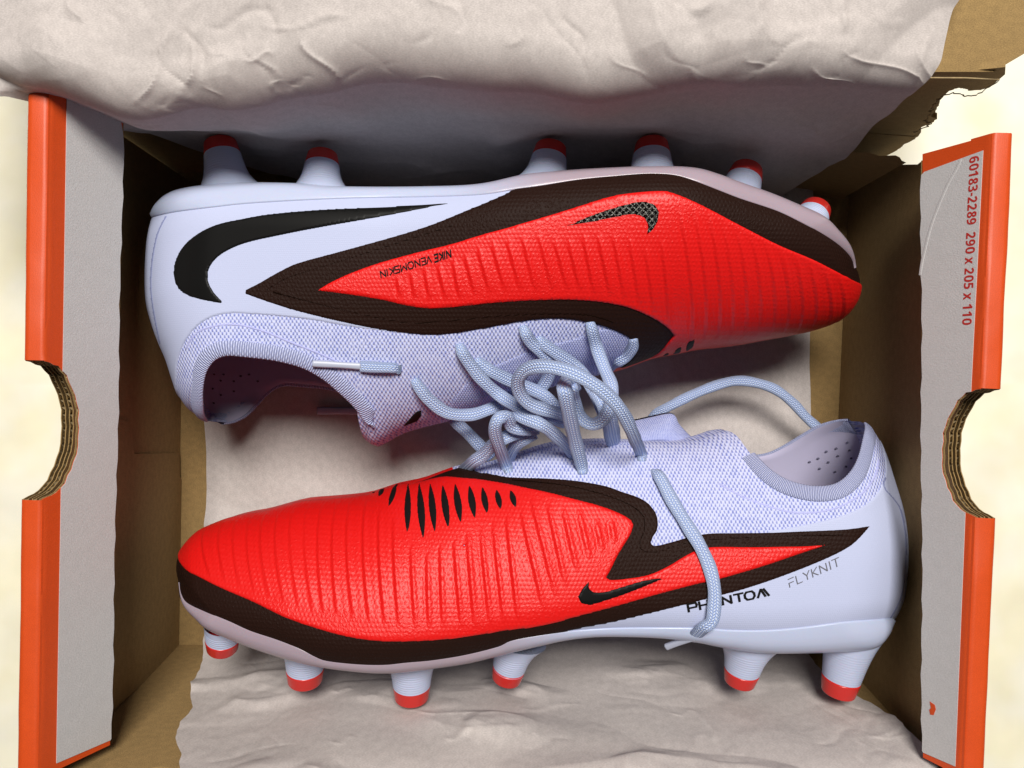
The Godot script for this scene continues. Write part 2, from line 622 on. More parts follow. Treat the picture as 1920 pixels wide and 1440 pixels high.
func plate(b: Boot, inner_px: Array, outer_px: Array, m: Material, lip: Array) -> MeshInstance3D:
	var ip := []
	for q in inner_px: ip.append(Vector2(q[0], q[1]))
	var op := []
	for q in outer_px: op.append(Vector2(q[0], q[1]))
	ip = resample(spline(ip, 6), 220)
	op = resample(spline(op, 6), 220)
	var mb := MB.new()
	var n := 0
	for i in 220:
		var a: Vector3 = b.ray(ip[i].x, ip[i].y)
		var up := minf(0.6 * b.wide(a.x), (a.y - b.mid) * 0.8)
		var o: Vector3 = at(op[i].x, op[i].y, b.mid + up)
		var fl := (o - a); fl.y = 0.0
		var away := fl.normalized() if fl.length() > 0.01 else Vector3(0, 0, -b.dir)
		var e := minf(1.0, minf(i, 219 - i) / 14.0)
		var half: float = (o.y - b.mid)
		var pts := [a - away * 1.2 - Vector3(0, 0.8, 0), a - away * 0.2 + Vector3(0, 0.35, 0), a + Vector3(0, 0.75, 0), a + away * 0.5 + Vector3(0, 0.8, 0)]
		for k in range(1, 8):      # over the edge
			var t := k / 7.0
			var c := Vector3(o.x, a.y + 0.4, o.z) - away * 1.0
			pts.append((a + away * 0.5 + Vector3(0, 0.8, 0)).lerp(c, t).lerp(c.lerp(o, t), t))
		var o2 := o + away * 0.6 * e
		pts.append(Vector3(o2.x, b.mid + half * 0.5, o2.z))
		pts.append(Vector3(o2.x, b.mid, o2.z))
		pts.append(Vector3(o.x, b.mid - half * 0.5, o.z))
		pts.append(Vector3(o.x, b.mid - half, o.z))
		pts.append(lower(b, a))
		n = pts.size()
		for j in n:
			mb.p(pts[j], Vector2(i, j))
			var t3 := smoothstep(lip[0], lip[1], float(i)) * smoothstep(12.5, 8.0, float(j))
			mb.col.append(Color(0.46, 0.51, 0.69).lerp(Color(0.35, 0.28, 0.335), t3))
	mb.grid(0, 220, n)
	return build(mb, "sole_plate", m, b.root)

func stud(b: Boot, base_px: Array, tip_px: Array, r0: float, r1: float, flare: float, cap: float, hfrac: float) -> void:
	var h := b.mid + hfrac * b.wide(at(base_px[0], base_px[1], b.mid + 18.0).x)
	var o := at(base_px[0], base_px[1], h)
	var t := at(tip_px[0], tip_px[1], h - 3.0)
	var ax := (t - o)
	var len := ax.length()
	o -= ax.normalized() * 4.5
	len += 4.5
	var prof := []
	var body := len - cap
	var steps := 60
	for i in steps + 1:
		var s := float(i) / steps
		var y := s * body
		var r := lerpf(r0, r1 + (r0 - r1) * cap / len, s)
		if s > 0.3: r += 0.065 * sin(y / 0.95 * TAU)
		prof.append(Vector3(r, y, flare * 0.9 * pow(maxf(0.0, 1.0 - s * 1.25), 2.6)))
	var mb := MB.new()
	lathe(mb, prof, o, ax, Vector3.RIGHT)
	var s1 := build(mb, "stud", M.plate, b.root)
	var rr: float = prof[-1].x
	var cb := MB.new()
	lathe(cb, [Vector3(0.0, body - 1.0, 0.0), Vector3(rr + 0.05, body - 1.0, 0.0), Vector3(rr + 0.12, body, 0.0), Vector3(r1 + 0.1, len - 0.5, 0.0), Vector3(r1 - 0.15, len - 0.1, 0.0), Vector3(r1 - 0.6, len + 0.05, 0.0), Vector3(r1 * 0.5, len + 0.25, 0.0), Vector3(0.01, len + 0.3, 0.0)], o, ax, Vector3.RIGHT)
	build(cb, "stud_tip", M.tip, s1)

func lace(b: Boot, pts: Array, rw := 2.2, rt := 0.5, m: Material = null, called := "lace") -> MeshInstance3D:
	# [px, py, h]: h over 0 is a height, h under 0 means resting that much over the upper
	var path := []
	var sunk: bool = absf(pts[0][2] + 0.1) < 0.001
	for q in pts:
		if absf(q[2] + 0.1) < 0.001:
			var s0 := b.ray(q[0], q[1])
			path.append(s0 - Vector3(0, 2.6, 0))
			path.append(s0 + Vector3(0, 0.5, 0))
		elif q[2] > 0.0: path.append(at(q[0], q[1], q[2]))
		else:
			var s := b.ray(q[0], q[1])
			s.y -= q[2]
			path.append(s)
	path = spline(path, 10)
	var mb := MB.new()
	tube(mb, path, rw, rt, 16, true, Vector3.UP, 0.62, sunk)
	return build(mb, called, m if m else M.lace, b.root)

func stroke_word(b: Boot, word: Array, o: Array, along: Array, up: Array, wide: float, off: float, called: String, m: Material, slant := 0.0) -> void:
	# word: letters, each a list of strokes in a unit cell; o, along, up in photograph pixels
	var mb := MB.new()
	var x0 := 0.0
	for letter in word:
		for s in letter.strokes:
			for i in s.size() - 1:
				var a := Vector2(s[i][0], s[i][1]); var c := Vector2(s[i + 1][0], s[i + 1][1])
				var d := (c - a)
				d = d.normalized()
				var w := Vector2(-d.y, d.x) * wide * 0.5
				a -= d * wide * 0.3; c += d * wide * 0.3
				var f := mb.v.size()
				var pieces := 3
				for k in pieces + 1:
					for sg in [-1.0, 1.0]:
						var q = a.lerp(c, float(k) / pieces) + w * sg
						var lx: float = x0 + q.x + q.y * slant
						var px: float = o[0] + along[0] * lx + up[0] * q.y
						var py: float = o[1] + along[1] * lx + up[1] * q.y
						var p := b.ray(px, py)
						mb.p(p + Vector3(0, off, 0), Vector2(p.x, p.z))
				for k in pieces: mb.quad(f + k * 2, f + k * 2 + 1, f + k * 2 + 3, f + k * 2 + 2)
		x0 += letter.w
	build(mb, called, m, b.root)

func glyph(c: String) -> Dictionary:
	match c:
		"P": return {"w": 1.15, "strokes": [[[0, 0], [0, 1], [0.8, 1], [0.88, 0.72], [0.8, 0.45], [0, 0.45]]]}
		"H": return {"w": 1.2, "strokes": [[[0, 0], [0, 1]], [[0.85, 0], [0.85, 1]], [[0, 0.5], [0.85, 0.5]]]}
		"A": return {"w": 1.1, "strokes": [[[0, 0], [0.45, 1], [0.9, 0]]]}
		"N": return {"w": 1.2, "strokes": [[[0, 0], [0, 1], [0.85, 0], [0.85, 1]]]}
		"T": return {"w": 1.05, "strokes": [[[0, 1], [0.9, 1]], [[0.45, 0], [0.45, 1]]]}
		"O": return {"w": 1.25, "strokes": [[[0.2, 0], [0, 0.3], [0, 0.7], [0.2, 1], [0.75, 1], [0.95, 0.7], [0.95, 0.3], [0.75, 0], [0.2, 0]]]}
		"M": return {"w": 1.5, "strokes": [[[0, 0], [0.4, 1], [0.75, 0]], [[0.68, 1], [1.1, 0]]]}
		"F": return {"w": 1.0, "strokes": [[[0, 0], [0, 0.5]], [[0, 1], [0.7, 1]], [[0, 0.5], [0.6, 0.5]]]}
		"L": return {"w": 0.95, "strokes": [[[0, 1], [0, 0], [0.65, 0]]]}
		"Y": return {"w": 1.1, "strokes": [[[0, 1], [0.4, 0.5], [0.8, 1]], [[0.4, 0.5], [0.4, 0]]]}
		"K": return {"w": 1.05, "strokes": [[[0, 0], [0, 1]], [[0.7, 1], [0.1, 0.5], [0.7, 0]]]}
		"I": return {"w": 0.45, "strokes": [[[0.1, 0], [0.1, 1]]]}
		"E": return {"w": 1.05, "strokes": [[[0.75, 0], [0, 0], [0, 1], [0.75, 1]], [[0, 0.5], [0.65, 0.5]]]}
		"V": return {"w": 1.0, "strokes": [[[0, 1], [0.4, 0], [0.8, 1]]]}
		"S": return {"w": 1.05, "strokes": [[[0.8, 1], [0, 1], [0, 0.55], [0.8, 0.45], [0.8, 0], [0, 0]]]}
		"W": return {"w": 1.3, "strokes": [[[0, 0], [0, 1], [0.5, 0.3], [1.0, 1], [1.0, 0]]]}
	return {"w": 0.6, "strokes": []}

func letters(w: String) -> Array:
	var out := []
	for c in w: out.append(glyph(c))
	return out

func rib_of(b: Boot, x0: float, y0: float, x1: float, y1: float, high := 0.52) -> Array:
	var s := b.ray(x0, y0); var e := b.ray(x1, y1)
	var a := Vector2(s.x, s.z); var c := Vector2(e.x, e.z)
	return [a, c, 1.2, high, (c - a).normalized(), a.distance_to(c)]

func slit(b: Boot, x0: float, y0: float, x1: float, y1: float, w: float) -> PackedVector2Array:
	var a := Vector2(x0, y0); var c := Vector2(x1, y1)
	var n := (c - a).orthogonal().normalized()
	var px := []
	for i in 9:
		var t := i / 8.0
		var q := a.lerp(c, t) + n * w * 0.5 * pow(sin(PI * clampf(t, 0.02, 0.98)), 0.75)
		px.append([q.x, q.y])
	for i in range(8, -1, -1):
		var t := i / 8.0
		var q := a.lerp(c, t) - n * w * 0.5 * pow(sin(PI * clampf(t, 0.02, 0.98)), 0.75)
		px.append([q.x, q.y])
	return outline(b, px, 1)

# ------------------------------------------------------------------ setting, box, paper
func make_table() -> void:
	var mb := MB.new()
	for i in 9:
		for j in 9: mb.p(Vector3(-1200.0 + i * 300.0, -3.0, -1200.0 + j * 300.0), Vector2(i, j))
	mb.grid(0, 9, 9)
	build(mb, "tabletop", M.table).set_meta("kind", "structure")

func notch(z0: float, z1: float, top: float, bottom: float, zc: float, r: float, deep: float) -> PackedVector2Array:    # side panel outline in (z, h) with a thumb hole in its upper edge
	var out := PackedVector2Array([Vector2(z0, bottom), Vector2(z0, top), Vector2(zc - r, top)])
	for i in range(1, 24):
		var a := PI * i / 24.0
		var w := 0.22 * sin(i * 2.7) + 0.18 * sin(i * 5.1)
		out.append(Vector2(zc - cos(a) * (r + w), top - sin(a) * (deep + w)))
	out.append_array(PackedVector2Array([Vector2(zc + r, top), Vector2(z1, top), Vector2(z1, bottom)]))
	return out

func flute(mb: MB, w: Dictionary, zc: float, r: float, deep: float, d0: float, d1: float) -> void:     # the wavy core that the cut thumb hole shows between two liners
	var n := 260
	for i in n + 1:
		var a := PI * i / n
		var run := (r + deep) * 0.5 * a
		var d := lerpf(d0 + 0.25, d1 - 0.25, 0.5 + 0.5 * sin(run / 2.3 * TAU))
		for k in 2:
			var g := 0.25 + 3.0 * k
			mb.p(w.o + w.u * (zc - cos(a) * (r + g)) + w.v * (RIM - 1.0 - sin(a) * (deep + g)) + w.n * d, Vector2(i, k))
	mb.grid(mb.v.size() - (n + 1) * 2, n + 1, 2)

func side_wall(box: Node3D, right: bool) -> void:
	# u runs along z, v up the wall, n points into the box
	var w := {}
	var sg := 1.0 if right else -1.0
	var yaw := -2.6 if right else 0.9
	var bottom := Vector3(144.5 if right else -146.5, 0.0, 14.0)
	var topx := 143.0 if right else -143.6
	w.u = Vector3(sin(deg_to_rad(yaw)) * 1.0, 0, cos(deg_to_rad(yaw)))
	if not right: w.u = Vector3(-sin(deg_to_rad(yaw)), 0, cos(deg_to_rad(yaw)))
	w.v = Vector3(topx - bottom.x, RIM, 0).normalized()
	w.n = (w.u.cross(w.v) if not right else w.v.cross(w.u)).normalized()
	if w.n.x * sg > 0: w.n = -w.n
	w.o = bottom
	var z0 := -103.0
	var z1 := 104.0
	if right: z0 = -88.0
	var zc := 6.5 if right else -0.5
	var r := 18.8 if right else 20.3
	var deep := 18.0 if right else 18.8
	var parts := [["outer_board", 0.0, 1.6, 0.0, RIM - 1.0, M.kraft], ["inner_board", 2.3, 3.7, 0.5, RIM - 1.4, M.kraft]]
	for q in parts:
		var mb := MB.new()
		var poly := notch(z0, z1, q[4], q[3], zc, r, deep)
		if right:     # torn rear end
			poly[0] = Vector2(-100.0, q[3])
			var torn := PackedVector2Array([Vector2(-98, 30), Vector2(-95.5, 44), Vector2(-92.0, 56), Vector2(-93.0, 64), Vector2(-89.4, 70), Vector2(-90.2, 78), Vector2(-88.2, 84), Vector2(-89.0, 92)])
			var p2 := PackedVector2Array([poly[0]])
			p2.append_array(torn)
			for i in range(1, poly.size()): p2.append(poly[i])
			poly = p2
		prism(mb, poly, w.o + w.n * q[1], w.u, w.v, w.n * 0.3)
		prism(mb, poly, w.o + w.n * (q[2] - 0.3), w.u, w.v, w.n * 0.3)
		build(mb, "%s" % q[0], q[5], box, false)
	# the flap folded in over the wall and slanting into the box: an orange printed board with a white field
	var f0 := 4.6
	var tilt := deg_to_rad(27.0)
	var fv: Vector3 = w.v * cos(tilt) - w.n * sin(tilt)
	var fn: Vector3 = w.n * cos(tilt) + w.v * sin(tilt)
	var fo: Vector3 = w.o + w.v * (RIM - 1.0) + w.n * f0 - fv * (RIM - 1.0)
	var fw := {"o": fo, "u": w.u, "v": fv, "n": fn}
	var flap_low := RIM - 25.0
	var fdeep := 11.0
	var mb2 := MB.new()
	var poly2 := notch(z0 + 1.0, z1 - 2.0, RIM - 1.0, flap_low, zc, r, fdeep)
	var cut0 := 2.2 if right else 0.0
	var cut1 := 11.5 if right else 1.0
	poly2[0].y += cut0
	poly2[poly2.size() - 1].y += cut1
	prism(mb2, poly2, fo + fn * 1.2, w.u, fv, fn * 0.3)
	var flap := build(mb2, "folded_flap", M.orange, box, false)
	var mb3 := MB.new()
	var wt := RIM - (3.4 if right else 6.4)
	var field := PackedVector2Array([Vector2(z0 + (5.0 if right else 2.6), wt)])
	for i in range(1, 24):
		var a := PI * i / 24.0
		var wob := 0.22 * sin(i * 2.7) + 0.18 * sin(i * 5.1)
		var q2 := Vector2(zc - cos(a) * (r + wob), RIM - 1.0 - sin(a) * (fdeep + wob - 0.04))
		if q2.y < wt: field.append(q2)
	field.append_array(PackedVector2Array([Vector2(z1 - 4.2, wt), Vector2(z1 - 3.6, flap_low + cut1)]))
	for i in 41:
		var t := i / 40.0
		field.append(Vector2(lerpf(z1 - 4.0, z0 + 3.2, t), flap_low + lerpf(cut1, cut0, t) - 0.3 + 0.25 * sin(i * 2.3) + 0.2 * sin(i * 5.9)))
	field[-1] = Vector2(z0 + (7.0 if right else 2.8), flap_low + cut0 + 1.0)
	prism(mb3, field, fo + fn * 1.5, w.u, fv, fn * 0.2)
	build(mb3, "white_print", M.white_card, flap, false)
	var eb := MB.new()      # the board's brown back and its rough lower edge
	prism(eb, poly2, fo, w.u, fv, fn * 0.3)
	prism(eb, PackedVector2Array([Vector2(z0 + 3, flap_low + cut0), Vector2(z1 - 4, flap_low + cut1), Vector2(z1 - 4, flap_low + cut1 - 0.5), Vector2(z0 + 3, flap_low + cut0 - 0.5)]), fo + fn * 0.15, w.u, fv, fn * 1.2)
	build(eb, "flap_back", M.kraft, flap, false)
	# rounded orange fold over the top edge, before and behind the thumb hole
	for k in 2:
		var a0 := z0 + (0.5 if right else 0.0)
		var a1 := zc - r - 0.2
		if k == 1:
			a0 = zc + r + 0.2; a1 = z1 + 10.0
		var rb := MB.new()
		var prof := [Vector2(-0.5, RIM - 40.0), Vector2(-0.6, RIM - 3.0), Vector2(-0.35, RIM - 1.0), Vector2(0.4, RIM - 0.1), Vector2(1.6, RIM + 0.1), Vector2(4.6, RIM + 0.05), Vector2(5.5, RIM - 0.2), Vector2(6.3, RIM - 0.95), Vector2(6.75, RIM - 1.9), Vector2(8.0, RIM - 4.4), Vector2(8.75, RIM - 6.0)]
		var ns := 30
		for i in ns + 1:
			var z := lerpf(a0, a1, float(i) / ns)
			for q3 in prof:
				var wob := 0.3 * fine_noise.get_noise_2d(z * 1.2 + sg * 90.0, q3.x * 5.0) + 0.5 * slow_noise.get_noise_2d(z * 3.0 + sg * 200.0, q3.y * 2.0)
				if q3.x > 5.8: wob = 0.0
				rb.p(w.o + w.u * z + w.v * (q3.y + wob) + w.n * (q3.x + wob), Vector2(z, q3.x + q3.y))
		rb.grid(0, ns + 1, prof.size())
		build(rb, "rim_fold", M.orange, box)
	var fb := MB.new()
	flute(fb, w, zc, r, deep, 0.1, 1.6)
	flute(fb, w, zc, r, deep, 2.3, 3.7)
	flute(fb, fw, zc, r, fdeep, 0.1, 1.5)
	var fl := build(fb, "corrugated_core", M.kraft_pale, box)
	fl.set_meta("kind", "stuff")
	if not right:    # a second kraft layer with a stepped cut edge low on the wall
		var kb := MB.new()
		prism(kb, PackedVector2Array([Vector2(z1 - 2, 0.5), Vector2(z1 - 2, 74), Vector2(-4.0, 74), Vector2(-3.0, 62), Vector2(0, 46), Vector2(12, 43), Vector2(14, 20), Vector2(15.5, 3), Vector2(26, 2.0), Vector2(27, 0.5)]), w.o + w.n * 3.8, w.u, w.v, w.n * 0.7)
		build(kb, "dust_flap", M.kraft, box, false)
	if right:
		var tm := TextMesh.new()
		tm.text = "60183-2289  290 x 205 x 110"
		var font := SystemFont.new()
		font.font_names = PackedStringArray(["Droid Sans"])
		font.font_stretch = 110
		font.font_weight = 700
		tm.font = font
		tm.font_size = 32
		tm.pixel_size = 0.000123
		tm.depth = 0.00008
		tm.horizontal_alignment = HORIZONTAL_ALIGNMENT_LEFT
		var o := MeshInstance3D.new()
		o.name = "printed_numbers"
		flap.add_child(o, true)
		o.mesh = tm
		o.material_override = M.red_ink
		var lo: Vector3 = fo + w.u * -82.0 + fv * (wt - 2.5) + fn * 1.72
		o.transform = Transform3D(Basis(w.u, fv, fn), lo * 0.001 - box.position)
		# a crease across the white card
		var cr := MB.new()
		var line := []
		for q5 in [[-82.0, 92.0], [-79.0, 90.5], [-74.0, 87.6], [-64.0, 83.6], [-54.0, 81.2], [-48.0, 80.4]]: line.append(fo + w.u * q5[0] + fv * q5[1] + fn * 1.72)
		tube(cr, resample(spline(line, 6), 40), 0.5, 0.08, 8, true, fn)
		build(cr, "card_crease", M.white_card, flap)
		var drop := MB.new()
		prism(drop, PackedVector2Array([Vector2(84.0, 90.0), Vector2(84.4, 91.6), Vector2(85.6, 92.0), Vector2(87.6, 91.4), Vector2(87.9, 90.4), Vector2(86.6, 90.0), Vector2(85.8, 90.5)]), fo + fn * 1.7, w.u, fv, fn * 0.12)
		build(drop, "printed_mark", M.orange, flap, false)

func ragged(a: Vector2, b: Vector2, n: int, amp: float, sd: int) -> PackedVector2Array:
	var out := PackedVector2Array()
	var d := (b - a).orthogonal().normalized()
	for i in range(1, n):
		out.append(a.lerp(b, float(i) / n) + d * amp * (fine_noise.get_noise_2d(i * 31.0 + sd * 77.0, sd * 13.0) * 1.6 + 0.4 * sin(i * 2.4 + sd)))
	return out

func make_box() -> void:
	var box := thing("shoe_box", "open orange and brown cardboard shoe box with thumb holes and a torn corner", "shoe box", Vector3(0, -2, 0))
	# floor
	var mb := MB.new()
	prism(mb, PackedVector2Array([Vector2(-148, -93), Vector2(146, -93), Vector2(146, 116), Vector2(-148, 116)]), Vector3(0, -1.8, 0), Vector3.RIGHT, Vector3.BACK, Vector3(0, 1.8, 0))
	build(mb, "base_panel", M.kraft, box, false)
	# front wall leaning out, with a round cut
	var fw := PackedVector2Array([Vector2(-147, 0), Vector2(146, 0), Vector2(146, RIM), Vector2(-96, RIM), Vector2(-97, 96), Vector2(-101, 88), Vector2(-107, 83), Vector2(-114, 79), Vector2(-120, 73), Vector2(-124, 72), Vector2(-131, RIM), Vector2(-147, RIM)])
	fw = PackedVector2Array([Vector2(-147, 0), Vector2(146, 0), Vector2(146, RIM), Vector2(-90, RIM), Vector2(-97, 92), Vector2(-104, 87), Vector2(-111, 85.5), Vector2(-117, 87), Vector2(-122, 92), Vector2(-126, RIM), Vector2(-147, RIM)])
	mb = MB.new()
	prism(mb, fw, Vector3(0, 0, 112.5), Vector3.RIGHT, Vector3(0, RIM, 10.0).normalized(), Vector3(0, 0, 2.0))
	build(mb, "front_wall", M.kraft, box, false)
	# rear wall with its torn right end
	var rw := PackedVector2Array([Vector2(-146, 0), Vector2(-146, RIM), Vector2(136, RIM)])
	var torn := PackedVector2Array()
	for q in [[143.3, 104], [146.5, 99], [148.0, 90], [146.5, 87.5], [143.6, 87], [141.0, 88.6], [138.6, 89.3], [137.0, 87.0], [137.3, 84], [138.6, 79], [140, 76], [142.0, 71], [143.4, 65.5], [146.8, 63.5], [147.4, 60], [145.8, 55], [149.0, 49], [150.5, 43], [149.6, 36], [150.5, 30], [147, 0]]: torn.append(Vector2(q[0], q[1]))
	for i in torn.size() - 1:
		rw.append(torn[i])
		if i > 1 and i < torn.size() - 2:
			for k in range(1, 5): rw.append(torn[i].lerp(torn[i + 1], k / 5.0) + Vector2(rng.randf_range(-0.35, 0.35), rng.randf_range(-0.3, 0.3)))
	rw.append(torn[-1])
	mb = MB.new()
	prism(mb, rw, Vector3(0, 0, -91), Vector3.RIGHT, Vector3(0, 1, -0.01).normalized(), Vector3(0, 0, -2.0))
	build(mb, "rear_wall", M.kraft, box, false)
	# buckled inner corner ply between rear wall and right wall
	mb = MB.new()
	var cols := 15
	for i in 21:
		var t := i / 20.0
		for j in cols:
			var v := j / float(cols - 1)
			var topv := 58.0 - 10.0 * absf(t - 0.45) + 3.5 * sin(t * 9.0) + 1.2 * sin(t * 31.0)
			var p := Vector3(lerpf(98.0, 141.5, t), v * topv, -84.5 + 5.0 * pow(t, 2.0) + 3.0 * sin(v * 3.0 + t * 5.0) * v * (1.0 - t))
			mb.p(p, Vector2(p.x, p.y))
	mb.grid(0, 21, cols)
	build(mb, "torn_inner_ply", M.kraft, box)
	# lid lying back from the rear edge, its torn side at the right
	mb = MB.new()
	var nx := 40
	for i in nx + 1:
		for j in 25:
			var t2 := j / 24.0
			var right_x := 141.0 + 420.0 * t2 + (1.3 * fine_noise.get_noise_2d(j * 40.0, 3.0))
			var x := lerpf(-147.0, minf(right_x, 152.0 + 0.8 * fine_noise.get_noise_2d(j * 30.0, 8.0)), float(i) / nx)
			var z := -91.5 - t2 * 150.0
			var y := RIM + 1.4 * sin(minf(t2 * 14.0, PI * 0.5)) + 6.0 * t2 + 0.3 * slow_noise.get_noise_2d(x, z)
			mb.p(Vector3(x, y, z), Vector2(x, z))
	mb.grid(0, nx + 1, 25)
	build(mb, "lid_panel", M.kraft, box)
	mb = MB.new()    # the peeled inner liner of the same break, standing off the board
	var ply := PackedVector2Array([Vector2(96, 60), Vector2(96, RIM - 1.0), Vector2(134, RIM - 1.5)])
	for i in range(1, torn.size() - 5):
		for k in 4:
			var q4 := torn[i].lerp(torn[i + 1], k / 4.0)
			ply.append(q4 + Vector2(-2.2 + rng.randf_range(-0.7, 0.7), rng.randf_range(-0.5, 0.5)))
	prism(mb, ply, Vector3(0, 0, -89.2), Vector3.RIGHT, Vector3(0, 1, -0.01).normalized(), Vector3(0, 0, -0.35))
	build(mb, "torn_liner", M.kraft_pale, box, false)
	side_wall(box, false)
	side_wall(box, true)

func hash2(i: int, j: int, k: int) -> float:
	var n := (i * 374761393 + j * 668265263 + k * 2147483647) & 0x7fffffff
	n = ((n ^ (n >> 13)) * 1274126177) & 0x7fffffff
	return float((n ^ (n >> 16)) & 0xffff) / 65535.0

func facets(x: float, z: float, s: float, k: int) -> float:      # flat facets that meet in sharp folds
	var wx := (x + 0.10 * s * slow_noise.get_noise_2d(x * 26.0 / s + k * 50.0, z * 26.0 / s)) / s
	var wz := (z + 0.10 * s * slow_noise.get_noise_2d(x * 26.0 / s - 400.0, z * 26.0 / s + k * 70.0)) / s
	var rx := wx * 0.82 + wz * 0.57
	var rz := wz * 0.82 - wx * 0.57
	var i := int(floor(rx)); var j := int(floor(rz))
	var u := rx - i; var v := rz - j
	var a := hash2(i, j, k); var b := hash2(i + 1, j, k); var c := hash2(i, j + 1, k); var d := hash2(i + 1, j + 1, k)
	if hash2(i, j, k + 7) > 0.5:
		return a + (b - a) * u + (d - b) * v if u > v else a + (d - c) * u + (c - a) * v
	return a + (b - a) * u + (c - a) * v if u + v < 1.0 else d + (c - d) * (1.0 - u) + (b - d) * (1.0 - v)

func crumple(x: float, z: float, amp: float) -> float:
	var k := clampf(0.55 + slow_noise.get_noise_2d(x * 1.3 + 50.0, z * 1.3) * 2.0, 0.18, 1.0)
	var m := clampf(0.55 + slow_noise.get_noise_2d(x * 2.0 - 350.0, z * 2.0) * 2.4, 0.1, 1.0)
	return amp * (facets(x, z, 62.0, 1) * 0.6 + facets(x, z, 31.0, 2) * 1.25 * k + facets(x, z, 14.0, 3) * 1.0 * k * m + facets(x, z, 6.5, 4) * 0.5 * k * m)

var folds := []      # sharp crease lines of the sheet under work: [start, direction, length, height]
func throw_folds(centres: Array, each: int, reach: float, sd: int) -> void:
	folds.clear()
	var r := RandomNumberGenerator.new()
	r.seed = sd
	for c in centres:
		for i in each:
			var a := Vector2(c[0], c[1]) + Vector2(r.randf_range(-1, 1), r.randf_range(-1, 1)) * reach
			var ang := r.randf_range(0, TAU)
			folds.append([a, Vector2(cos(ang), sin(ang)), r.randf_range(8.0, 34.0), r.randf_range(-0.8, 1.1)])

func creased(x: float, s: float) -> float:
	var q := Vector2(x, s)
	var h := 0.0
	for f in folds:
		var d: Vector2 = q - f[0]
		var t: float = d.dot(f[1]) / f[2]
		if t <= 0.0 or t >= 1.0: continue
		var o: float = absf(d.x * f[1].y - d.y * f[1].x + 1.4 * sin(t * 7.0))
		if o < 6.0: h += f[3] * exp(-o / 0.9) * minf(1.0, 5.0 * minf(t, 1.0 - t))
	return h

func sheet_mesh(kind: String, nu: int, nv: int) -> MB:
	var mb := MB.new()
	for i in nu + 1:
		var u := float(i) / nu
		for j in nv + 1:
			var v := float(j) / nv
			var p := Vector3.ZERO
			match kind:
				"rear": p = rear_paper(u, v)
				"front": p = front_paper(u, v)
				"floor": p = floor_paper(u, v)
				"side": p = side_paper(u, v)
			if kind == "rear":
				var c := creased(p.x, p.z + 110.0 - p.y)
				var w := smoothstep(70.0, 100.0, p.y)
				p.y += c * w
				p.z += c * (1.0 - w) * 0.5
			elif kind == "front":
				var c2 := creased(p.x, p.y)
				p.y += c2 * 0.7
				p.z -= c2 * 0.5
			mb.p(p, Vector2(u, v) * 260.0)
	mb.grid(0, nu + 1, nv + 1)
	return mb

func rear_paper(u: float, v: float) -> Vector3:
	var x := lerpf(-185.0, 128.0, u)
	var zf := table_of(x, [-185, -160, -139, -111, -87, -60, -40, 0, 25, 80, 130], [-106, -99, -93, -87, -93, -101, -104, -99, -95, -94, -92])
	var hang := table_of(x, [-150, -140, -129, -112, -95, -78], [2.0, 8.0, 33.0, 60.0, 80.0, 98.0])
	var edge := 1.2 * fine_noise.get_noise_2d(v * 160.0, 7.0) + 2.0 * slow_noise.get_noise_2d(v * 300.0, 90.0)
	var h := 0.0
	var z := 0.0
	var high := 110.0 + 5.0 * slow_noise.get_noise_2d(x * 0.8, 40.0)
	var roll := table_of(x, [-150, -100, -60, 20, 60], [6.0, 9.0, 14.0, 12.0, 7.0])
	var full := PI * table_of(x, [-60, 20, 60], [0.44, 0.46, 0.58])
	var top_v := 0.46
	if v < top_v:
		var t := v / top_v
		z = lerpf(-215.0, zf, t)
		h = high + 9.0 * sin(PI * t) * (0.6 + 0.4 * slow_noise.get_noise_2d(x, z)) + crumple(x, z, 3.4) - 2.0
	elif v < 0.64:
		var t := (v - top_v) / (0.64 - top_v)
		var a := t * full
		z = zf + roll * sin(a)
		h = high - 2.0 + crumple(x, zf + roll * a, 3.4) * (1.0 - 0.55 * t) - roll * (1.0 - cos(a))
		z += crumple(x, zf + roll * a, 3.4) * 0.25 * t
	else:
		var t := (v - 0.64) / 0.36
		var c0 := crumple(x, zf + roll * full, 3.4)
		var hb := high - 2.0 + c0 * 0.45 - roll * (1.0 - cos(full))
		h = hb - hang * t
		var wall := -88.6 + 2.6 * maxf(0.0, slow_noise.get_noise_2d(x * 1.1 + 700.0, h * 1.4)) + (2.0 + 7.0 * t) * smoothstep(50.0, 100.0, x) + 2.5 * t
		var k := smoothstep(0.0, 0.55, t)
		z = lerpf(zf + roll * sin(full) + c0 * 0.25, wall + crumple(x + 300.0, h * 1.4, 1.8) - 0.8, k) + 2.2 * sin(PI * k) * facets(x, h * 1.4, 24.0, 6)
		z = minf(z, -78.5 - 6.0 * smoothstep(85.0, 60.0, h) + 10.0 * smoothstep(95.0, 106.0, h) + 4.5 * smoothstep(70.0, 95.0, x))
	# ragged right edge of the sheet
	if u > 0.9:
		var back := table_of(h, [5, 30, 60, 85, 100, 120], [-12, -11, -9, -11, -13, -1]) + edge
		x += back * (u - 0.9) / 0.1
	return Vector3(x, h, z)

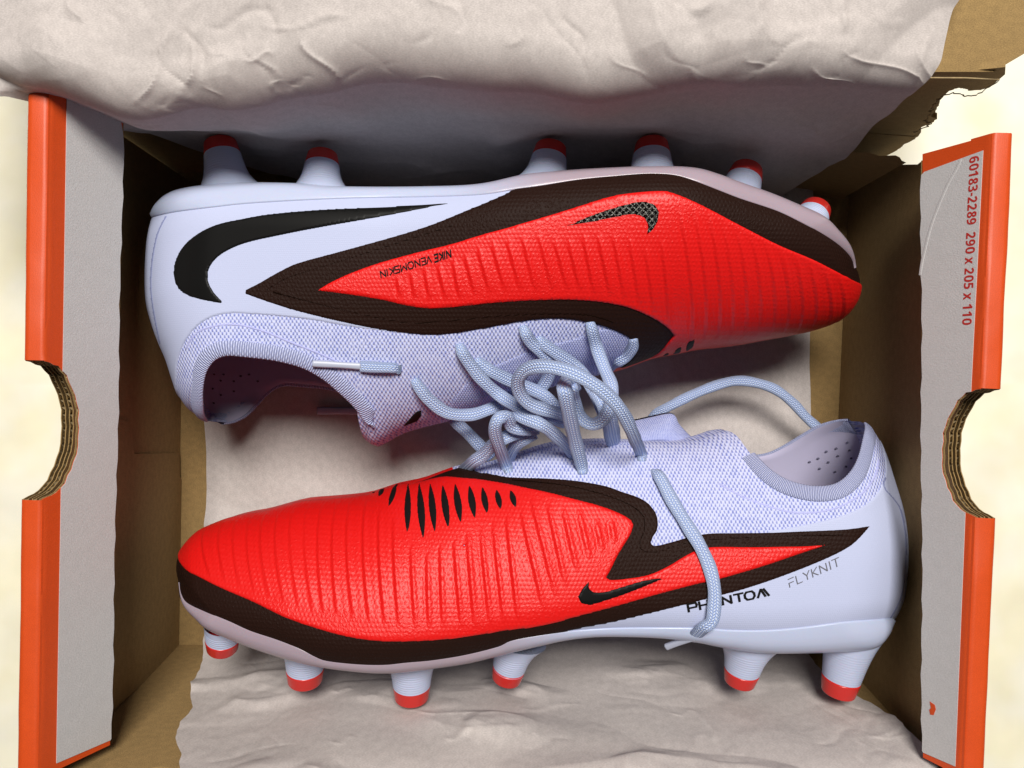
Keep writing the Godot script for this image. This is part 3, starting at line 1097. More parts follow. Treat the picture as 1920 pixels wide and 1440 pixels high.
func front_paper(u: float, v: float) -> Vector3:
	var zs := [70.0, 97.0, 107.0, 110.5, 112.5, 115.0, 122.0]
	var hs := [2.2, 4.0, 20.0, 44.0, 68.0, 90.0, 108.0]
	var k := v * 6.0
	var i := mini(int(k), 5)
	var t := k - i
	var z: float = cubic_interpolate(zs[i], zs[i + 1], zs[maxi(i - 1, 0)], zs[mini(i + 2, 6)], t)
	var h: float = cubic_interpolate(hs[i], hs[i + 1], hs[maxi(i - 1, 0)], hs[mini(i + 2, 6)], t)
	var xl := table_of(h, [0, 5, 35, 65, 95, 110], [-129, -128, -122, -113, -102, -98])
	var xr := table_of(h, [0, 30, 48, 68, 85, 110], [118, 121, 125, 131, 131, 127])
	var e := 0.9 * fine_noise.get_noise_2d(h * 3.0, 55.0) + 1.6 * slow_noise.get_noise_2d(h * 4.0, 10.0)
	var x := lerpf(xl + e, xr + e, u)
	var a := smoothstep(0.1, 0.35, v)
	var bulge := 3.0 * slow_noise.get_noise_2d(x * 1.4 + 80.0, h * 1.2 + 15.0)
	z += a * (bulge * 0.7 - crumple(x + 60.0, h * 1.5 + 200.0, 2.0) + 3.6)
	h += (1.0 - a) * (crumple(x, z, 1.6)) + a * 2.0 * slow_noise.get_noise_2d(x * 1.5 - 60.0, h)
	z = minf(z, 112.3 + h * 0.098 - 0.6 + maxf(0.0, h - 100.0))
	return Vector3(x, maxf(h, 1.4), z)

func floor_paper(u: float, v: float) -> Vector3:
	var z := lerpf(-84.0, 99.0, v)
	var x := lerpf(-131.0, 128.0 - 0.6 * sin(v * 3.0), u)
	return Vector3(x, 0.9 + crumple(x * 0.8, z * 0.8, 2.6) + 1.6 * maxf(0.0, slow_noise.get_noise_2d(x, z)), z)

func side_paper(u: float, v: float) -> Vector3:    # the sheet's turned-in corner beside the heel of the upper boot
	var x := lerpf(-133.0 + 26.0 * v, -84.0, u)
	var h := lerpf(101.0 - 16.0 * (1.0 - u) * 0.3, 44.0 + 30.0 * (1.0 - u), v)
	var z := -80.0 - 5.5 * v + 3.0 * sin(u * 3.0 + v * 2.0) + crumple(x, h, 3.0)
	return Vector3(x, h, maxf(z, -86.5))

# ------------------------------------------------------------------ the two boots
func make_upper_boot() -> void:
	var b := Boot.new()
	b.dir = 1.0
	b.roll = Vector2(0.0, 0.16)
	b.root = thing("football_boot", "red and white football boot with a large black tick on its heel", "football boot", Vector3(0, 1, -35), "pair of boots in the box")
	boot_body(b,
		[[286, 400], [279, 449], [275, 514], [277, 571], [288, 615], [301, 650], [314, 680], [325, 715], [336, 746], [356, 774], [388, 792]],
		[[286, 400], [310, 378], [400, 360], [560, 358], [720, 362], [860, 358], [950, 348], [1015, 338], [1085, 330], [1146, 326], [1212, 323], [1265, 325], [1310, 333], [1387, 362], [1453, 386], [1496, 404], [1540, 428], [1573, 453], [1592, 478], [1599, 503], [1600, 526]],
		[[388, 792], [380, 759], [380, 724], [386, 694], [402, 672], [428, 662], [467, 665], [520, 672], [572, 686], [612, 708], [642, 733], [669, 759], [686, 781], [697, 803], [690, 826]],
		[[690, 826], [706, 835], [728, 824], [750, 811], [787, 799], [848, 784], [900, 767], [960, 745], [1030, 722], [1097, 702], [1155, 690], [1190, 679], [1234, 663], [1278, 655], [1321, 646], [1365, 642], [1409, 636], [1453, 628], [1496, 621], [1537, 610], [1570, 595], [1590, 571], [1599, 546], [1600, 526]],
		[[250, 1010], [400, 960], [560, 890]], 0.30)
	var r := b.root
	whole_upper(b, "knit_upper", M.knit, 352)
	zone(b, outline(b, [[830, 788], [860, 735], [905, 697], [960, 672], [1010, 652], [1080, 634], [1140, 616], [1180, 630], [1210, 660], [1180, 705], [1110, 725], [1040, 750], [960, 775], [880, 800]]), 0.0, 0.2, "tongue_knit", M.knit_blue, r, 1.2)
	zone(b, outline(b, [[260, 380], [400, 330], [700, 340], [990, 325], [1000, 360], [930, 400], [760, 470], [640, 520], [560, 560], [640, 597], [765, 625], [721, 621], [656, 613], [590, 601], [524, 593], [467, 589], [428, 588], [393, 597], [367, 615], [345, 645], [334, 676], [331, 711], [336, 748], [300, 760], [250, 640], [240, 500]]), 0.0, 0.35, "heel_counter", M.white_skin, r)
	zone(b, outline(b, [[461, 544], [485, 532], [520, 512], [555, 495], [634, 473], [721, 449], [809, 422], [874, 396], [928, 374], [963, 356], [975, 330], [1100, 300], [1260, 300], [1343, 325], [1453, 365], [1540, 405], [1600, 440], [1640, 500], [1630, 540], [1606, 536], [1560, 520], [1450, 480], [1330, 440], [1270, 600], [1262, 626], [1240, 655], [1216, 672], [1164, 705], [1140, 720], [1150, 697], [1164, 687], [1186, 668], [1193, 655], [1189, 641], [1168, 626], [1138, 613], [1103, 604], [1068, 598], [1024, 597], [971, 603], [906, 615], [852, 624], [809, 627], [765, 624], [699, 615], [634, 602], [546, 580], [485, 560], [461, 551]]), 0.42, 0.7, "dark_border", M.brown, r)
	var list := []
	var top_a := [[746, 524], [772, 514], [797, 506], [822, 499], [850, 490], [872, 480], [896, 466], [922, 456], [950, 450], [978, 444], [1008, 441], [1038, 450], [1064, 450], [1092, 442], [1120, 442], [1148, 441], [1178, 448], [1208, 466], [1238, 452], [1272, 398], [1300, 400], [1328, 408]]
	var low_a := [[750, 552], [778, 556], [806, 558], [836, 558], [862, 556], [890, 548], [918, 546], [946, 542], [974, 540], [1002, 542], [1034, 540], [1062, 540], [1086, 542], [1112, 546], [1142, 548], [1168, 555], [1196, 568], [1222, 582], [1250, 602], [1292, 640], [1316, 636], [1342, 632]]
	for i in top_a.size(): list.append(rib_of(b, top_a[i][0], top_a[i][1], low_a[i][0], low_a[i][1]))
	for i in 9: list.append(rib_of(b, 1354 + i * 27, 424 + i * 12, 1366 + i * 26, 632 - i * 4, 0.36))
	zone(b, outline(b, [[596, 545], [621, 530], [660, 512], [717, 492], [787, 473], [852, 457], [893, 444], [954, 427], [1015, 409], [1085, 388], [1146, 370], [1190, 363], [1243, 360], [1265, 365], [1313, 385], [1387, 423], [1461, 460], [1523, 486], [1566, 508], [1593, 525], [1625, 535], [1640, 580], [1600, 640], [1460, 680], [1330, 690], [1230, 705], [1180, 720], [1200, 684], [1234, 659], [1250, 641], [1263, 626], [1247, 609], [1212, 589], [1173, 574], [1124, 565], [1068, 561], [1015, 562], [928, 567], [874, 573], [809, 578], [765, 573], [721, 563], [660, 553]]), 0.76, 1.25, "red_panel", M.red, r, 0.8, list)
	for q in [[1300, 630, 1285, 652, 11], [1276, 645, 1262, 662, 10], [1252, 656, 1240, 668, 8]]:
		zone(b, slit(b, q[0], q[1], q[2], q[3], q[4]), 1.3, 1.45, "black_slit", M.black, r, 0.4)
	zone(b, outline(b, [[852, 381], [765, 387], [677, 391], [590, 395], [502, 403], [450, 412], [406, 422], [367, 442], [341, 468], [328, 501], [331, 532], [345, 549], [371, 560], [415, 569], [418, 566], [402, 549], [391, 527], [391, 510], [400, 492], [419, 475], [459, 457], [524, 442], [590, 429], [677, 414], [765, 398]]), 0.42, 0.66, "tick_mark", M.black_gloss, r, 0.5)
	zone(b, outline(b, [[1061, 424], [1103, 407], [1146, 392], [1190, 381], [1212, 380], [1227, 385], [1235, 398], [1232, 416], [1223, 431], [1212, 440], [1214, 423], [1208, 409], [1194, 403], [1168, 405], [1124, 414]]), 1.3, 1.5, "tick_mark", M.black_painted_glint, r, 0.4)
	zone(b, outline(b, [[755, 800], [768, 785], [780, 772], [791, 768], [790, 780], [782, 790], [768, 795]]), 0.0, 0.3, "tick_mark", M.black, r, 0.4)
	zone(b, slit_line(b, [[314, 405], [297, 440], [287, 492], [285, 545], [293, 602], [302, 645]], 1.6), 0.4, 0.46, "heel_seam", M.seam, r, 0.3)
	zone(b, slit_line(b, [[500, 545], [545, 520], [640, 490], [760, 452], [850, 424]], 1.6), 0.74, 0.8, "border_seam", M.seam_dark, r, 0.3)
	zone(b, slit_line(b, [[512, 548], [640, 580], [760, 604], [850, 600], [960, 590], [1090, 588], [1150, 603]], 1.6), 0.74, 0.8, "border_seam", M.seam_dark, r, 0.3)
	zone(b, slit_line(b, [[348, 655], [372, 622], [428, 608], [485, 618], [540, 640], [610, 668], [660, 692]], 2.2), 0.0, 0.18, "collar_stitching", M.stitch, r, 0.3)
	collar(b, [[398, 700], [410, 715], [425, 702], [440, 716], [455, 705], [396, 730], [416, 738], [436, 732], [470, 700], [486, 712], [400, 752]])
	# printed words, upside down in this view
	stroke_word(b, letters("NIKE"), [845, 470], [-8.8, 2.8], [3.0, 12.5], 0.26, 1.38, "lettering", M.black, 0.2)
	stroke_word(b, letters("VENOWSKIN"), [808, 481], [-10.2, 3.15], [2.0, 12.0], 0.2, 1.38, "lettering", M.black, 0.0)
	plate(b,
		[[286, 408], [330, 398], [400, 389], [480, 381], [640, 373], [800, 370], [900, 366], [963, 357], [1015, 350], [1085, 339], [1146, 333], [1212, 328], [1260, 330], [1295, 339], [1343, 357], [1387, 374], [1453, 396], [1496, 416], [1540, 440], [1573, 463], [1593, 485], [1599, 504]],
		[[284, 398], [300, 376], [345, 356], [450, 345], [560, 346], [640, 352], [800, 352], [900, 348], [980, 331], [1040, 325], [1100, 321], [1200, 318], [1290, 320], [1340, 332], [1380, 346], [1440, 366], [1490, 386], [1540, 408], [1574, 437], [1593, 462], [1601, 484], [1604, 502]], M.sole, [84.0, 128.0])
	stud(b, [428, 350], [413, 268], 8.4, 5.6, 6.0, 4.6, 0.5)
	stud(b, [602, 350], [605, 289], 8.2, 5.2, 6.0, 4.4, 0.4)
	stud(b, [1024, 332], [1033, 275], 8.0, 5.4, 5.0, 4.4, 0.45)
	stud(b, [1222, 322], [1222, 269], 8.2, 5.6, 3.0, 4.6, 0.45)
	stud(b, [1390, 352], [1401, 317], 7.2, 5.4, 1.5, 4.2, 0.4)
	stud(b, [1520, 410], [1530, 392], 6.4, 5.2, 0.0, 4.0, 0.4)
	# laces
	lace(b, [[676, 687, -0.6], [710, 689, -1.3], [738, 690, -0.9], [748, 691, -0.1]], 1.9, 1.0)
	lace(b, [[589, 682, -2.0], [630, 684, -1.2], [678, 687, -0.8]], 1.15, 0.95, M.aglet, "aglet")
	lace(b, [[595, 770, 6], [640, 770, 6], [690, 771, 6]], 1.6, 1.2, M.aglet, "aglet")
	lace(b, [[778, 714, 0 - 0.1], [790, 730, -2.5], [807, 749, -4.0], [842, 772, -8.0], [880, 778, 60], [913, 769, 60], [938, 757, 58], [960, 735, 54]])
	lace(b, [[862, 648, -0.1], [868, 662, -2.6], [881, 682, -3.0], [906, 713, -5.0], [938, 742, 66], [977, 765, 70], [1026, 781, 70], [1060, 792, 62]])
	lace(b, [[895, 676, -0.1], [910, 688, -2.0], [927, 699, -3.0], [962, 716, -4.0], [998, 730, 60], [1026, 746, 60], [1044, 770, 58], [1040, 790, 50]])
	lace(b, [[981, 614, -0.1], [986, 628, -2.6], [996, 643, -2.4], [1017, 662, -2.6], [1030, 684, -3.5], [1024, 712, -6.0], [1004, 742, 56], [985, 765, 48]])
	lace(b, [[1010, 636, -0.1], [1022, 648, -2.0], [1044, 664, -2.6], [1076, 686, -4.5], [1098, 708, 62], [1116, 740, 62], [1132, 775, 58]])
	lace(b, [[1106, 606, -0.1], [1109, 622, -2.6], [1116, 652, -4.0], [1133, 690, 70], [1146, 723, 76], [1145, 758, 78], [1130, 787, 76], [1108, 795, 74], [1087, 780, 73], [1077, 752, 74], [1072, 728, 78], [1064, 706, 70]])
	lace(b, [[1187, 636, -0.1], [1184, 652, -2.0], [1172, 668, -2.0], [1152, 680, -1.0], [1140, 690, 44]])
	for q in [[745, 691], [780, 716], [863, 650], [896, 677], [981, 616], [1012, 638]]:
		zone(b, slit(b, q[0] - 2, q[1] - 6, q[0] + 4, q[1] + 6, 13.0), 0.0, 0.3, "eyelet", M.hole, r, 0.6)

func slit_line(b: Boot, px: Array, w: float) -> PackedVector2Array:
	var pts := []
	for q in px: pts.append(Vector2(q[0], q[1]))
	pts = spline(pts, 4)
	var one := []
	var two := []
	for i in pts.size():
		var d: Vector2 = (pts[mini(i + 1, pts.size() - 1)] - pts[maxi(i - 1, 0)]).orthogonal().normalized() * w
		one.append([pts[i].x + d.x, pts[i].y + d.y])
		two.push_front([pts[i].x - d.x, pts[i].y - d.y])
	return outline(b, one + two, 1)

func make_lower_boot() -> void:
	var b := Boot.new()
	b.dir = -1.0
	b.roll = Vector2(-0.06, -0.10)
	b.root = thing("football_boot", "red and white football boot with black slits and a lace over its side", "football boot", Vector3(0, 1, 55), "pair of boots in the box")
	boot_body(b,
		[[1674, 1166], [1688, 1125], [1697, 1080], [1700, 1030], [1697, 985], [1688, 940], [1676, 898], [1664, 855], [1652, 822], [1640, 802], [1626, 792]],
		[[1674, 1166], [1640, 1184], [1579, 1188], [1510, 1193], [1441, 1198], [1373, 1196], [1308, 1190], [1217, 1184], [1143, 1184], [1079, 1186], [1020, 1196], [960, 1208], [900, 1222], [840, 1233], [761, 1244], [700, 1246], [640, 1241], [592, 1232], [544, 1214], [471, 1186], [431, 1169], [387, 1151], [358, 1137], [343, 1116], [339, 1085], [341, 1056]],
		[[1626, 792], [1620, 822], [1611, 859], [1597, 886], [1574, 907], [1547, 915], [1510, 914], [1469, 902], [1437, 882], [1412, 857], [1396, 836], [1382, 818], [1363, 807]],
		[[1363, 807], [1341, 810], [1313, 820], [1280, 827], [1208, 828], [1150, 826], [1098, 827], [1033, 834], [966, 856], [912, 874], [874, 876], [838, 886], [793, 903], [747, 913], [713, 924], [689, 931], [648, 936], [608, 939], [572, 942], [535, 951], [499, 961], [463, 967], [431, 975], [403, 986], [378, 998], [358, 1018], [346, 1037], [341, 1056]],
		[[1760, 640], [1620, 690], [1480, 750]], 0.235)
	var r := b.root
	whole_upper(b, "knit_upper", M.knit, 338)
	zone(b, outline(b, [[940, 880], [960, 862], [1040, 840], [1110, 832], [1208, 833], [1208, 815], [1100, 805], [960, 835], [900, 865], [900, 885]]), 0.0, 0.2, "tongue_knit", M.knit_blue, r, 1.2)
	zone(b, outline(b, [[1010, 1240], [1010, 1195], [1100, 1150], [1235, 1110], [1420, 1030], [1440, 996], [1464, 992], [1510, 983], [1556, 973], [1602, 957], [1629, 941], [1651, 914], [1660, 882], [1657, 850], [1650, 825], [1690, 830], [1740, 960], [1740, 1100], [1700, 1230], [1500, 1260], [1200, 1250]]), 0.0, 0.35, "heel_counter", M.white_skin, r)
	zone(b, outline(b, [[325, 1050], [360, 1040], [480, 1080], [600, 1130], [800, 1100], [1000, 1000], [870, 920], [793, 915], [770, 920], [780, 895], [838, 872], [874, 868], [892, 886], [914, 889], [954, 896], [1020, 898], [1075, 902], [1134, 912], [1166, 923], [1198, 934], [1217, 946], [1228, 960], [1233, 978], [1231, 996], [1224, 1006], [1219, 1019], [1226, 1024], [1258, 1017], [1290, 1008], [1327, 1001], [1373, 1000], [1441, 999], [1510, 996], [1579, 993], [1630, 986], [1593, 1024], [1533, 1054], [1464, 1081], [1396, 1104], [1327, 1122], [1235, 1145], [1143, 1166], [1079, 1178], [1020, 1196], [1000, 1230], [860, 1270], [700, 1280], [560, 1250], [440, 1200], [340, 1150], [320, 1100]]), 0.42, 0.7, "dark_border", M.brown, r)
	var list := []
	var tops := [[608, 948], [635, 946], [660, 944], [690, 942], [714, 960], [740, 975], [771, 1026], [801, 1040], [826, 1026], [852, 1016], [876, 1002], [900, 994], [924, 984], [950, 973], [977, 962], [996, 940], [1026, 948], [1054, 957], [1081, 959], [1113, 978], [1141, 978]]
	var lows := [[608, 1148], [634, 1153], [664, 1159], [694, 1165], [723, 1170], [749, 1173], [779, 1175], [804, 1175], [830, 1173], [864, 1173], [890, 1173], [918, 1167], [944, 1163], [970, 1159], [1018, 1142], [1040, 1116], [1058, 1098], [1079, 1070], [1102, 1049], [1126, 1034], [1148, 1017]]
	for i in tops.size(): list.append(rib_of(b, tops[i][0], tops[i][1], lows[i][0], lows[i][1]))
	for i in 8: list.append(rib_of(b, 392 + i * 27, 992 - i * 6, 400 + i * 27, 1085 + i * 9, 0.36))
	zone(b, outline(b, [[320, 1040], [341, 1054], [352, 1068], [378, 1084], [427, 1108], [479, 1130], [535, 1157], [592, 1177], [652, 1193], [713, 1201], [773, 1201], [834, 1197], [894, 1189], [954, 1179], [1015, 1171], [1088, 1152], [1166, 1132], [1235, 1113], [1304, 1095], [1345, 1086], [1418, 1065], [1487, 1042], [1549, 1021], [1510, 1024], [1464, 1025], [1400, 1026], [1336, 1026], [1308, 1031], [1281, 1044], [1253, 1061], [1217, 1077], [1180, 1084], [1143, 1087], [1135, 1083], [1143, 1070], [1157, 1042], [1171, 1019], [1182, 1001], [1187, 985], [1182, 976], [1162, 964], [1125, 950], [1075, 937], [1029, 925], [988, 917], [954, 910], [914, 904], [874, 900], [838, 897], [817, 900], [793, 906], [765, 912], [740, 890], [600, 915], [440, 950], [340, 1000]]), 0.76, 1.25, "red_panel", M.red, r, 0.8, list)
	for q in [[767, 913, 765, 1002, 13], [788, 912, 795, 1012, 15], [809, 912, 817, 1000, 14], [832, 914, 842, 992, 14], [855, 912, 865, 982, 14], [880, 915, 890, 974, 14], [905, 918, 914, 966, 13], [932, 922, 940, 958, 12], [959, 923, 968, 954, 12], [745, 913, 731, 954, 10], [722, 919, 712, 936, 9], [706, 924, 698, 930, 7]]:
		zone(b, slit(b, q[0], q[1], q[2], q[3], q[4]), 1.3, 1.5, "black_slit", M.black, r, 0.5)
	zone(b, outline(b, [[1249, 1082], [1208, 1087], [1162, 1100], [1130, 1109], [1111, 1109], [1102, 1102], [1104, 1088], [1091, 1102], [1082, 1118], [1088, 1129], [1107, 1132], [1130, 1126], [1171, 1113], [1217, 1095]]), 1.3, 1.5, "tick_mark", M.black_gloss, r, 0.4)
	zone(b, slit_line(b, [[1659, 895], [1656, 914], [1674, 936], [1688, 960], [1697, 1020], [1690, 1110], [1668, 1158]], 1.5), 0.4, 0.46, "heel_seam", M.seam, r, 0.3)
	zone(b, slit_line(b, [[960, 902], [1060, 912], [1150, 935], [1200, 962], [1208, 990], [1198, 1025], [1225, 1036], [1290, 1018], [1400, 1008], [1580, 1003]], 1.4), 0.74, 0.8, "border_seam", M.seam_dark, r, 0.3)
	zone(b, slit_line(b, [[1345, 905], [1390, 930], [1450, 952], [1500, 962], [1560, 955], [1610, 930], [1640, 895], [1648, 860]], 2.2), 0.0, 0.18, "collar_stitching", M.stitch, r, 0.3)
	var fb := MB.new()
	var low_row := resample(spline([at(1184, 832, 43), at(1225, 828, 43), at(1262, 830, 42), at(1300, 842, 40)], 6), 30)
	var top_row := resample(spline([at(1190, 790, 32), at(1222, 783, 34), at(1252, 777, 35), at(1266, 780, 35), at(1274, 796, 35), at(1294, 818, 34), at(1316, 838, 33)], 6), 30)
	for i in 30:
		for j in 9:
			var t := j / 8.0
			fb.p(low_row[i].lerp(top_row[i], t) + Vector3(0, 2.0 * sin(t * PI), 0), Vector2(i * 1.3, j * 1.5))
		for j in 9:
			var t := 1.0 - j / 8.0
			fb.p(low_row[i].lerp(top_row[i], t) + Vector3(0, 2.0 * sin(t * PI) - 2.0, -0.6), Vector2(i * 1.3, j * 1.5))
	fb.grid(0, 30, 18, true)
	build(fb, "tongue_flap", M.knit_blue, r)
	collar(b, [[1520, 868], [1535, 856], [1550, 846], [1565, 838], [1540, 878], [1556, 868], [1572, 856], [1588, 846], [1580, 872], [1595, 862], [1590, 830], [1562, 884]])
	stroke_word(b, letters("PHANTOM"), [1291, 1146], [18.6, -3.8], [-2.6, -14.0], 0.24, 0.62, "lettering", M.black, 0.0)
	stroke_word(b, letters("FLYKNIT"), [1480, 1100], [14.2, -6.2], [-3.5, -14.5], 0.11, 0.62, "lettering", M.grey_ink, 0.0)
	plate(b,
		[[1672, 1158], [1640, 1161], [1579, 1166], [1510, 1175], [1441, 1181], [1373, 1181], [1308, 1177], [1217, 1176], [1143, 1177], [1070, 1182], [1020, 1188], [960, 1199], [934, 1210], [874, 1225], [813, 1235], [761, 1240], [721, 1244], [672, 1243], [616, 1237], [592, 1229], [560, 1213], [519, 1197], [471, 1181], [431, 1163], [387, 1145], [354, 1129], [343, 1112], [339, 1090]],
		[[1675, 1164], [1662, 1188], [1630, 1213], [1560, 1219], [1487, 1221], [1418, 1220], [1350, 1210], [1308, 1201], [1250, 1193], [1189, 1189], [1120, 1188], [1061, 1194], [1015, 1204], [960, 1217], [926, 1226], [874, 1238], [813, 1246], [760, 1252], [717, 1253], [672, 1250], [608, 1242], [544, 1229], [491, 1215], [443, 1199], [391, 1178], [370, 1160], [352, 1142], [343, 1126], [339, 1108], [337, 1090]], M.sole, [84.0, 128.0])
	stud(b, [418, 1186], [417, 1216], 6.4, 5.2, 0.0, 4.2, 0.4)
	stud(b, [572, 1232], [572, 1276], 7.2, 5.9, 1.0, 4.8, 0.4)
	stud(b, [772, 1248], [772, 1308], 7.9, 5.9, 3.0, 5.2, 0.45)
	stud(b, [962, 1222], [949, 1274], 7.2, 5.1, 4.0, 4.2, 0.4)
	stud(b, [1400, 1216], [1386, 1280], 8.4, 5.2, 6.0, 4.4, 0.45)
	stud(b, [1592, 1206], [1571, 1299], 8.8, 5.6, 2.5, 5.2, 0.5)
	# laces
	lace(b, [[1203, 862, -0.1], [1199, 848, -3.0], [1190, 822, 78], [1172, 782, 88], [1147, 748, 92], [1111, 719, 94], [1069, 697, 94], [1023, 687, 92], [989, 692, 88], [972, 712, 84], [975, 737, 80], [994, 758, 77], [1028, 770, 74], [1064, 780, 66]])
	lace(b, [[1092, 886, -0.1], [1089, 872, -3.0], [1079, 829, 72], [1068, 780, 82], [1060, 738, 88], [1058, 722, 86], [1068, 716, 80], [1080, 735, 72]], 2.4)
	lace(b, [[954, 884, -0.1], [950, 872, -3.0], [938, 843, 66], [928, 808, 74], [934, 786, 76], [950, 783, 74], [960, 800, 70], [980, 805, 68], [1010, 802, 66]])
	lace(b, [[952, 756, 62], [964, 768, 67], [976, 780, 72], [1012, 795, 75], [1040, 815, 70], [1068, 842, 62], [1088, 868, 56]])
	lace(b, [[868, 884, 46], [885, 868, 56], [906, 853, 60], [926, 833, 64], [950, 819, 66], [985, 808, 62]], 2.3)
	lace(b, [[952, 862, 50], [962, 842, 58], [978, 826, 62], [1004, 812, 62]], 2.2)
	lace(b, [[848, 782, 40], [860, 796, 42], [878, 813, 44], [900, 836, 42], [922, 858, 36]], 2.3)
	lace(b, [[1152, 832, -0.1], [1149, 820, 58], [1143, 790, 70], [1134, 758, 74], [1118, 730, 70]], 3.0)
	lace(b, [[1228, 884, -0.1], [1236, 896, -2.6], [1258, 937, -2.2], [1286, 983, -2.0], [1308, 1019, -2.4], [1327, 1061, -2.2], [1336, 1102, -2.2], [1335, 1140, -2.4], [1329, 1160, -3.2], [1317, 1179, 79], [1300, 1196, 73]], 2.25)
	lace(b, [[1303, 1194, 73.2], [1275, 1203, 70], [1249, 1213, 67]], 1.15, 0.95, M.aglet, "aglet")
	lace(b, [[1222, 786, 22], [1232, 775, 24], [1253, 763, 26], [1299, 740, 28], [1345, 722, 29], [1382, 714, 29], [1418, 718, 28], [1455, 731, 26], [1487, 756, 24], [1512, 783, 22], [1545, 812, 20]], 2.0, 1.0)
	for q in [[1203, 858], [1092, 882], [954, 880], [1232, 892]]:
		zone(b, slit(b, q[0] - 2, q[1] - 5, q[0] + 4, q[1] + 5, 12.0), 0.0, 0.3, "eyelet", M.hole, r, 0.6)

func make_materials() -> void:
	var kraft_t := picture(512, "kraft")
	var grain := picture(512, "grain")
	var paper_t := picture(512, "paper")
	var knit_h := picture(512, "knit")
	var knit_c := picture(512, "knit_color")
	var dim := picture(256, "dimple")
	M.kraft = textured(mat(Color(0.37, 0.243, 0.098), 0.9), kraft_t, grain, 24.0, 0.008)
	M.kraft_pale = textured(mat(Color(0.45, 0.34, 0.19), 0.9), kraft_t, grain, 14.0, 0.01)
	var card := picture(512, "card")
	M.orange = textured(mat(Color(0.66, 0.072, 0.007), 0.5), card, grain, 30.0, 0.003)
	M.white_card = textured(mat(Color(0.56, 0.55, 0.555), 0.75), card, grain, 22.0, 0.006)
	M.red_ink = mat(Color(0.42, 0.02, 0.015), 0.6)
	M.tissue = textured(mat(Color(0.57, 0.53, 0.525), 0.75), paper_t, paper_t, 26.0, 0.002)
	M.tissue.backlight_enabled = true
	M.tissue.backlight = Color(0.25, 0.23, 0.22)
	M.table = textured(mat(Color(0.92, 0.91, 0.84), 0.7), picture(512, "table"), null, 1.1, 0.0)
	M.knit = textured(mat(Color(0.62, 0.66, 0.84), 0.85), knit_c, knit_h, 0.031, 0.03, false)
	M.knit_blue = textured(mat(Color(0.52, 0.57, 0.79), 0.85), knit_c, knit_h, 0.045, 0.02, false)
	M.rib = textured(mat(Color(0.66, 0.69, 0.85), 0.85), picture(128, "rib_color"), picture(128, "rib"), 0.09, 0.04, false)
	M.rib_dim = M.rib
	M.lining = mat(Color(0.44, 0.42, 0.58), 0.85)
	M.hole = mat(Color(0.012, 0.012, 0.018), 0.9)
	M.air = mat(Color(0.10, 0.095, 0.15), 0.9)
	M.white_skin = textured(mat(Color(0.46, 0.505, 0.70), 0.42), null, dim, 0.09, 0.004, false)
	M.brown = textured(mat(Color(0.016, 0.0062, 0.0042), 0.55), null, dim, 0.046, 0.016, false)
	M.red = textured(mat(Color(0.66, 0.007, 0.006), 0.42), null, dim, 0.046, 0.012, false)
	M.black = mat(Color(0.008, 0.007, 0.007), 0.5)
	M.black_gloss = mat(Color(0.006, 0.006, 0.006), 0.4)
	M.black_painted_glint = textured(mat(Color(0.42, 0.42, 0.40), 0.2), picture(256, "painted_glint"), picture(256, "facet"), 0.05, 0.10, false)  # small tick: glints are painted in the albedo, only the relief is real
	M.black_painted_glint.metallic_specular = 0.4
	M.grey_ink = mat(Color(0.12, 0.12, 0.14), 0.5)
	M.seam = mat(Color(0.22, 0.25, 0.45), 0.7)
	M.seam_dark = mat(Color(0.006, 0.003, 0.002), 1.0)
	M.seam_dark.specular_mode = BaseMaterial3D.SPECULAR_DISABLED
	M.stitch = mat(Color(0.40, 0.42, 0.72), 0.85)
	M.plate = mat(Color(0.46, 0.51, 0.69), 0.25)
	M.plate.subsurf_scatter_enabled = true
	M.plate.subsurf_scatter_strength = 0.12
	M.sole = mat(Color.WHITE, 0.25)
	M.sole.vertex_color_use_as_albedo = true
	M.sole.subsurf_scatter_enabled = true
	M.sole.subsurf_scatter_strength = 0.1
	M.tip = mat(Color(0.52, 0.022, 0.018), 0.22)
	for k in ["brown", "red", "black", "black_gloss", "white_skin"]: M[k].metallic_specular = 0.2
	M.red.metallic_specular = 0.4
	M.lace = textured(mat(Color(0.66, 0.73, 0.88), 0.75), picture(128, "weave_color"), picture(128, "weave"), 0.25, 0.035, false)
	M.aglet = mat(Color(0.38, 0.41, 0.52), 0.38)

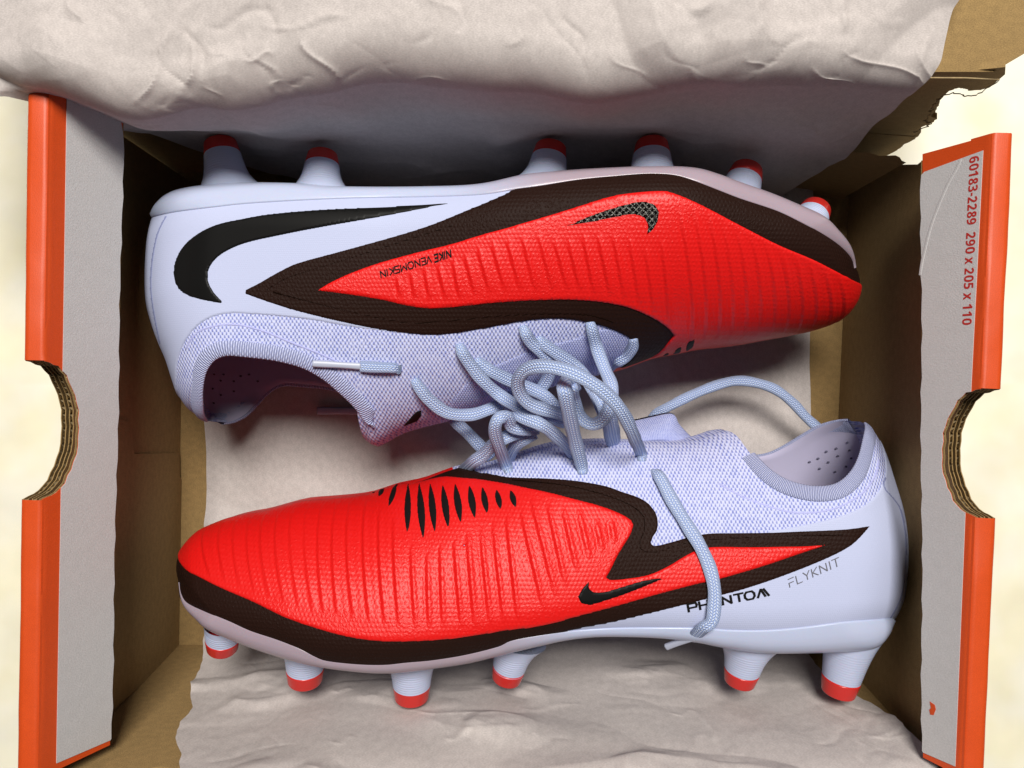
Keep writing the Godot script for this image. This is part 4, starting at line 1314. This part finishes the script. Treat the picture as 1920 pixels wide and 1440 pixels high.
func _ready() -> void:
	# camera
	var cam := Camera3D.new()
	cam.name = "camera"
	add_child(cam)
	cam.position = Vector3(0, CAM * 0.001, 0)
	cam.rotation_degrees = Vector3(-90, 0, 0)
	cam.fov = rad_to_deg(2.0 * atan(720.0 / F))
	cam.near = 0.01
	cam.far = 20.0
	cam.current = true
	# room light
	var env := Environment.new()
	env.background_mode = Environment.BG_COLOR
	env.background_color = Color(0.045, 0.045, 0.05).linear_to_srgb()
	env.tonemap_mode = Environment.TONE_MAPPER_LINEAR
	env.tonemap_exposure = 1.0
	env.sdfgi_enabled = true
	env.ssao_enabled = true
	env.ssil_enabled = true
	var we := WorldEnvironment.new()
	we.name = "room_light"
	we.environment = env
	add_child(we)
	var lamp := AreaLight3D.new()
	lamp.name = "ceiling_lamp_light"
	lamp.area_size = Vector2(0.5, 0.4)
	lamp.light_energy = 2.65
	lamp.light_color = Color(1.0, 0.98, 0.95)
	lamp.shadow_enabled = true
	add_child(lamp)
	lamp.position = Vector3(0.06, 1.25, -0.56)
	lamp.look_at_from_position(lamp.position, Vector3(0, 0, 0), Vector3(0, 0, -1))
	for q in [[fold_noise, 3, 0.011, 1], [fine_noise, 8, 0.03, 2], [slow_noise, 21, 0.009, 2]]:
		q[0].seed = q[1]
		q[0].frequency = q[2]
		q[0].fractal_octaves = q[3]
		q[0].noise_type = FastNoiseLite.TYPE_SIMPLEX_SMOOTH
	rng.seed = 4
	make_materials()
	make_table()
	make_box()
	for q in [["floor", 150, 110, "flat cream tissue paper lining the floor of the box under both boots"], ["rear", 390, 330, "large crumpled tissue paper thrown over the rear edge and hanging behind the upper boot"], ["front", 300, 210, "wrinkled tissue paper rising up the front of the box below the studs"]]:
		if q[0] == "rear": throw_folds([[-84, -84], [-84, -84], [-50, -78], [-110, -110], [-30, -120], [60, -100], [95, -80], [112, -60], [70, -60], [10, -130]], 13, 24.0, 5)
		else: throw_folds([[-100, 40], [-60, 70], [-10, 85], [45, 60], [60, 95], [105, 60], [120, 90], [-95, 95]], 10, 24.0, 9)
		var o := build(sheet_mesh(q[0], q[1], q[2]), "tissue_paper", M.tissue, null, true)
		o.name = numbered("tissue_paper") if o.name != "tissue_paper" else "tissue_paper"
		o.set_meta("label", q[3])
		o.set_meta("category", "tissue paper")
		o.set_meta("group", "sheets of tissue paper in the box")
	make_upper_boot()
	make_lower_boot()
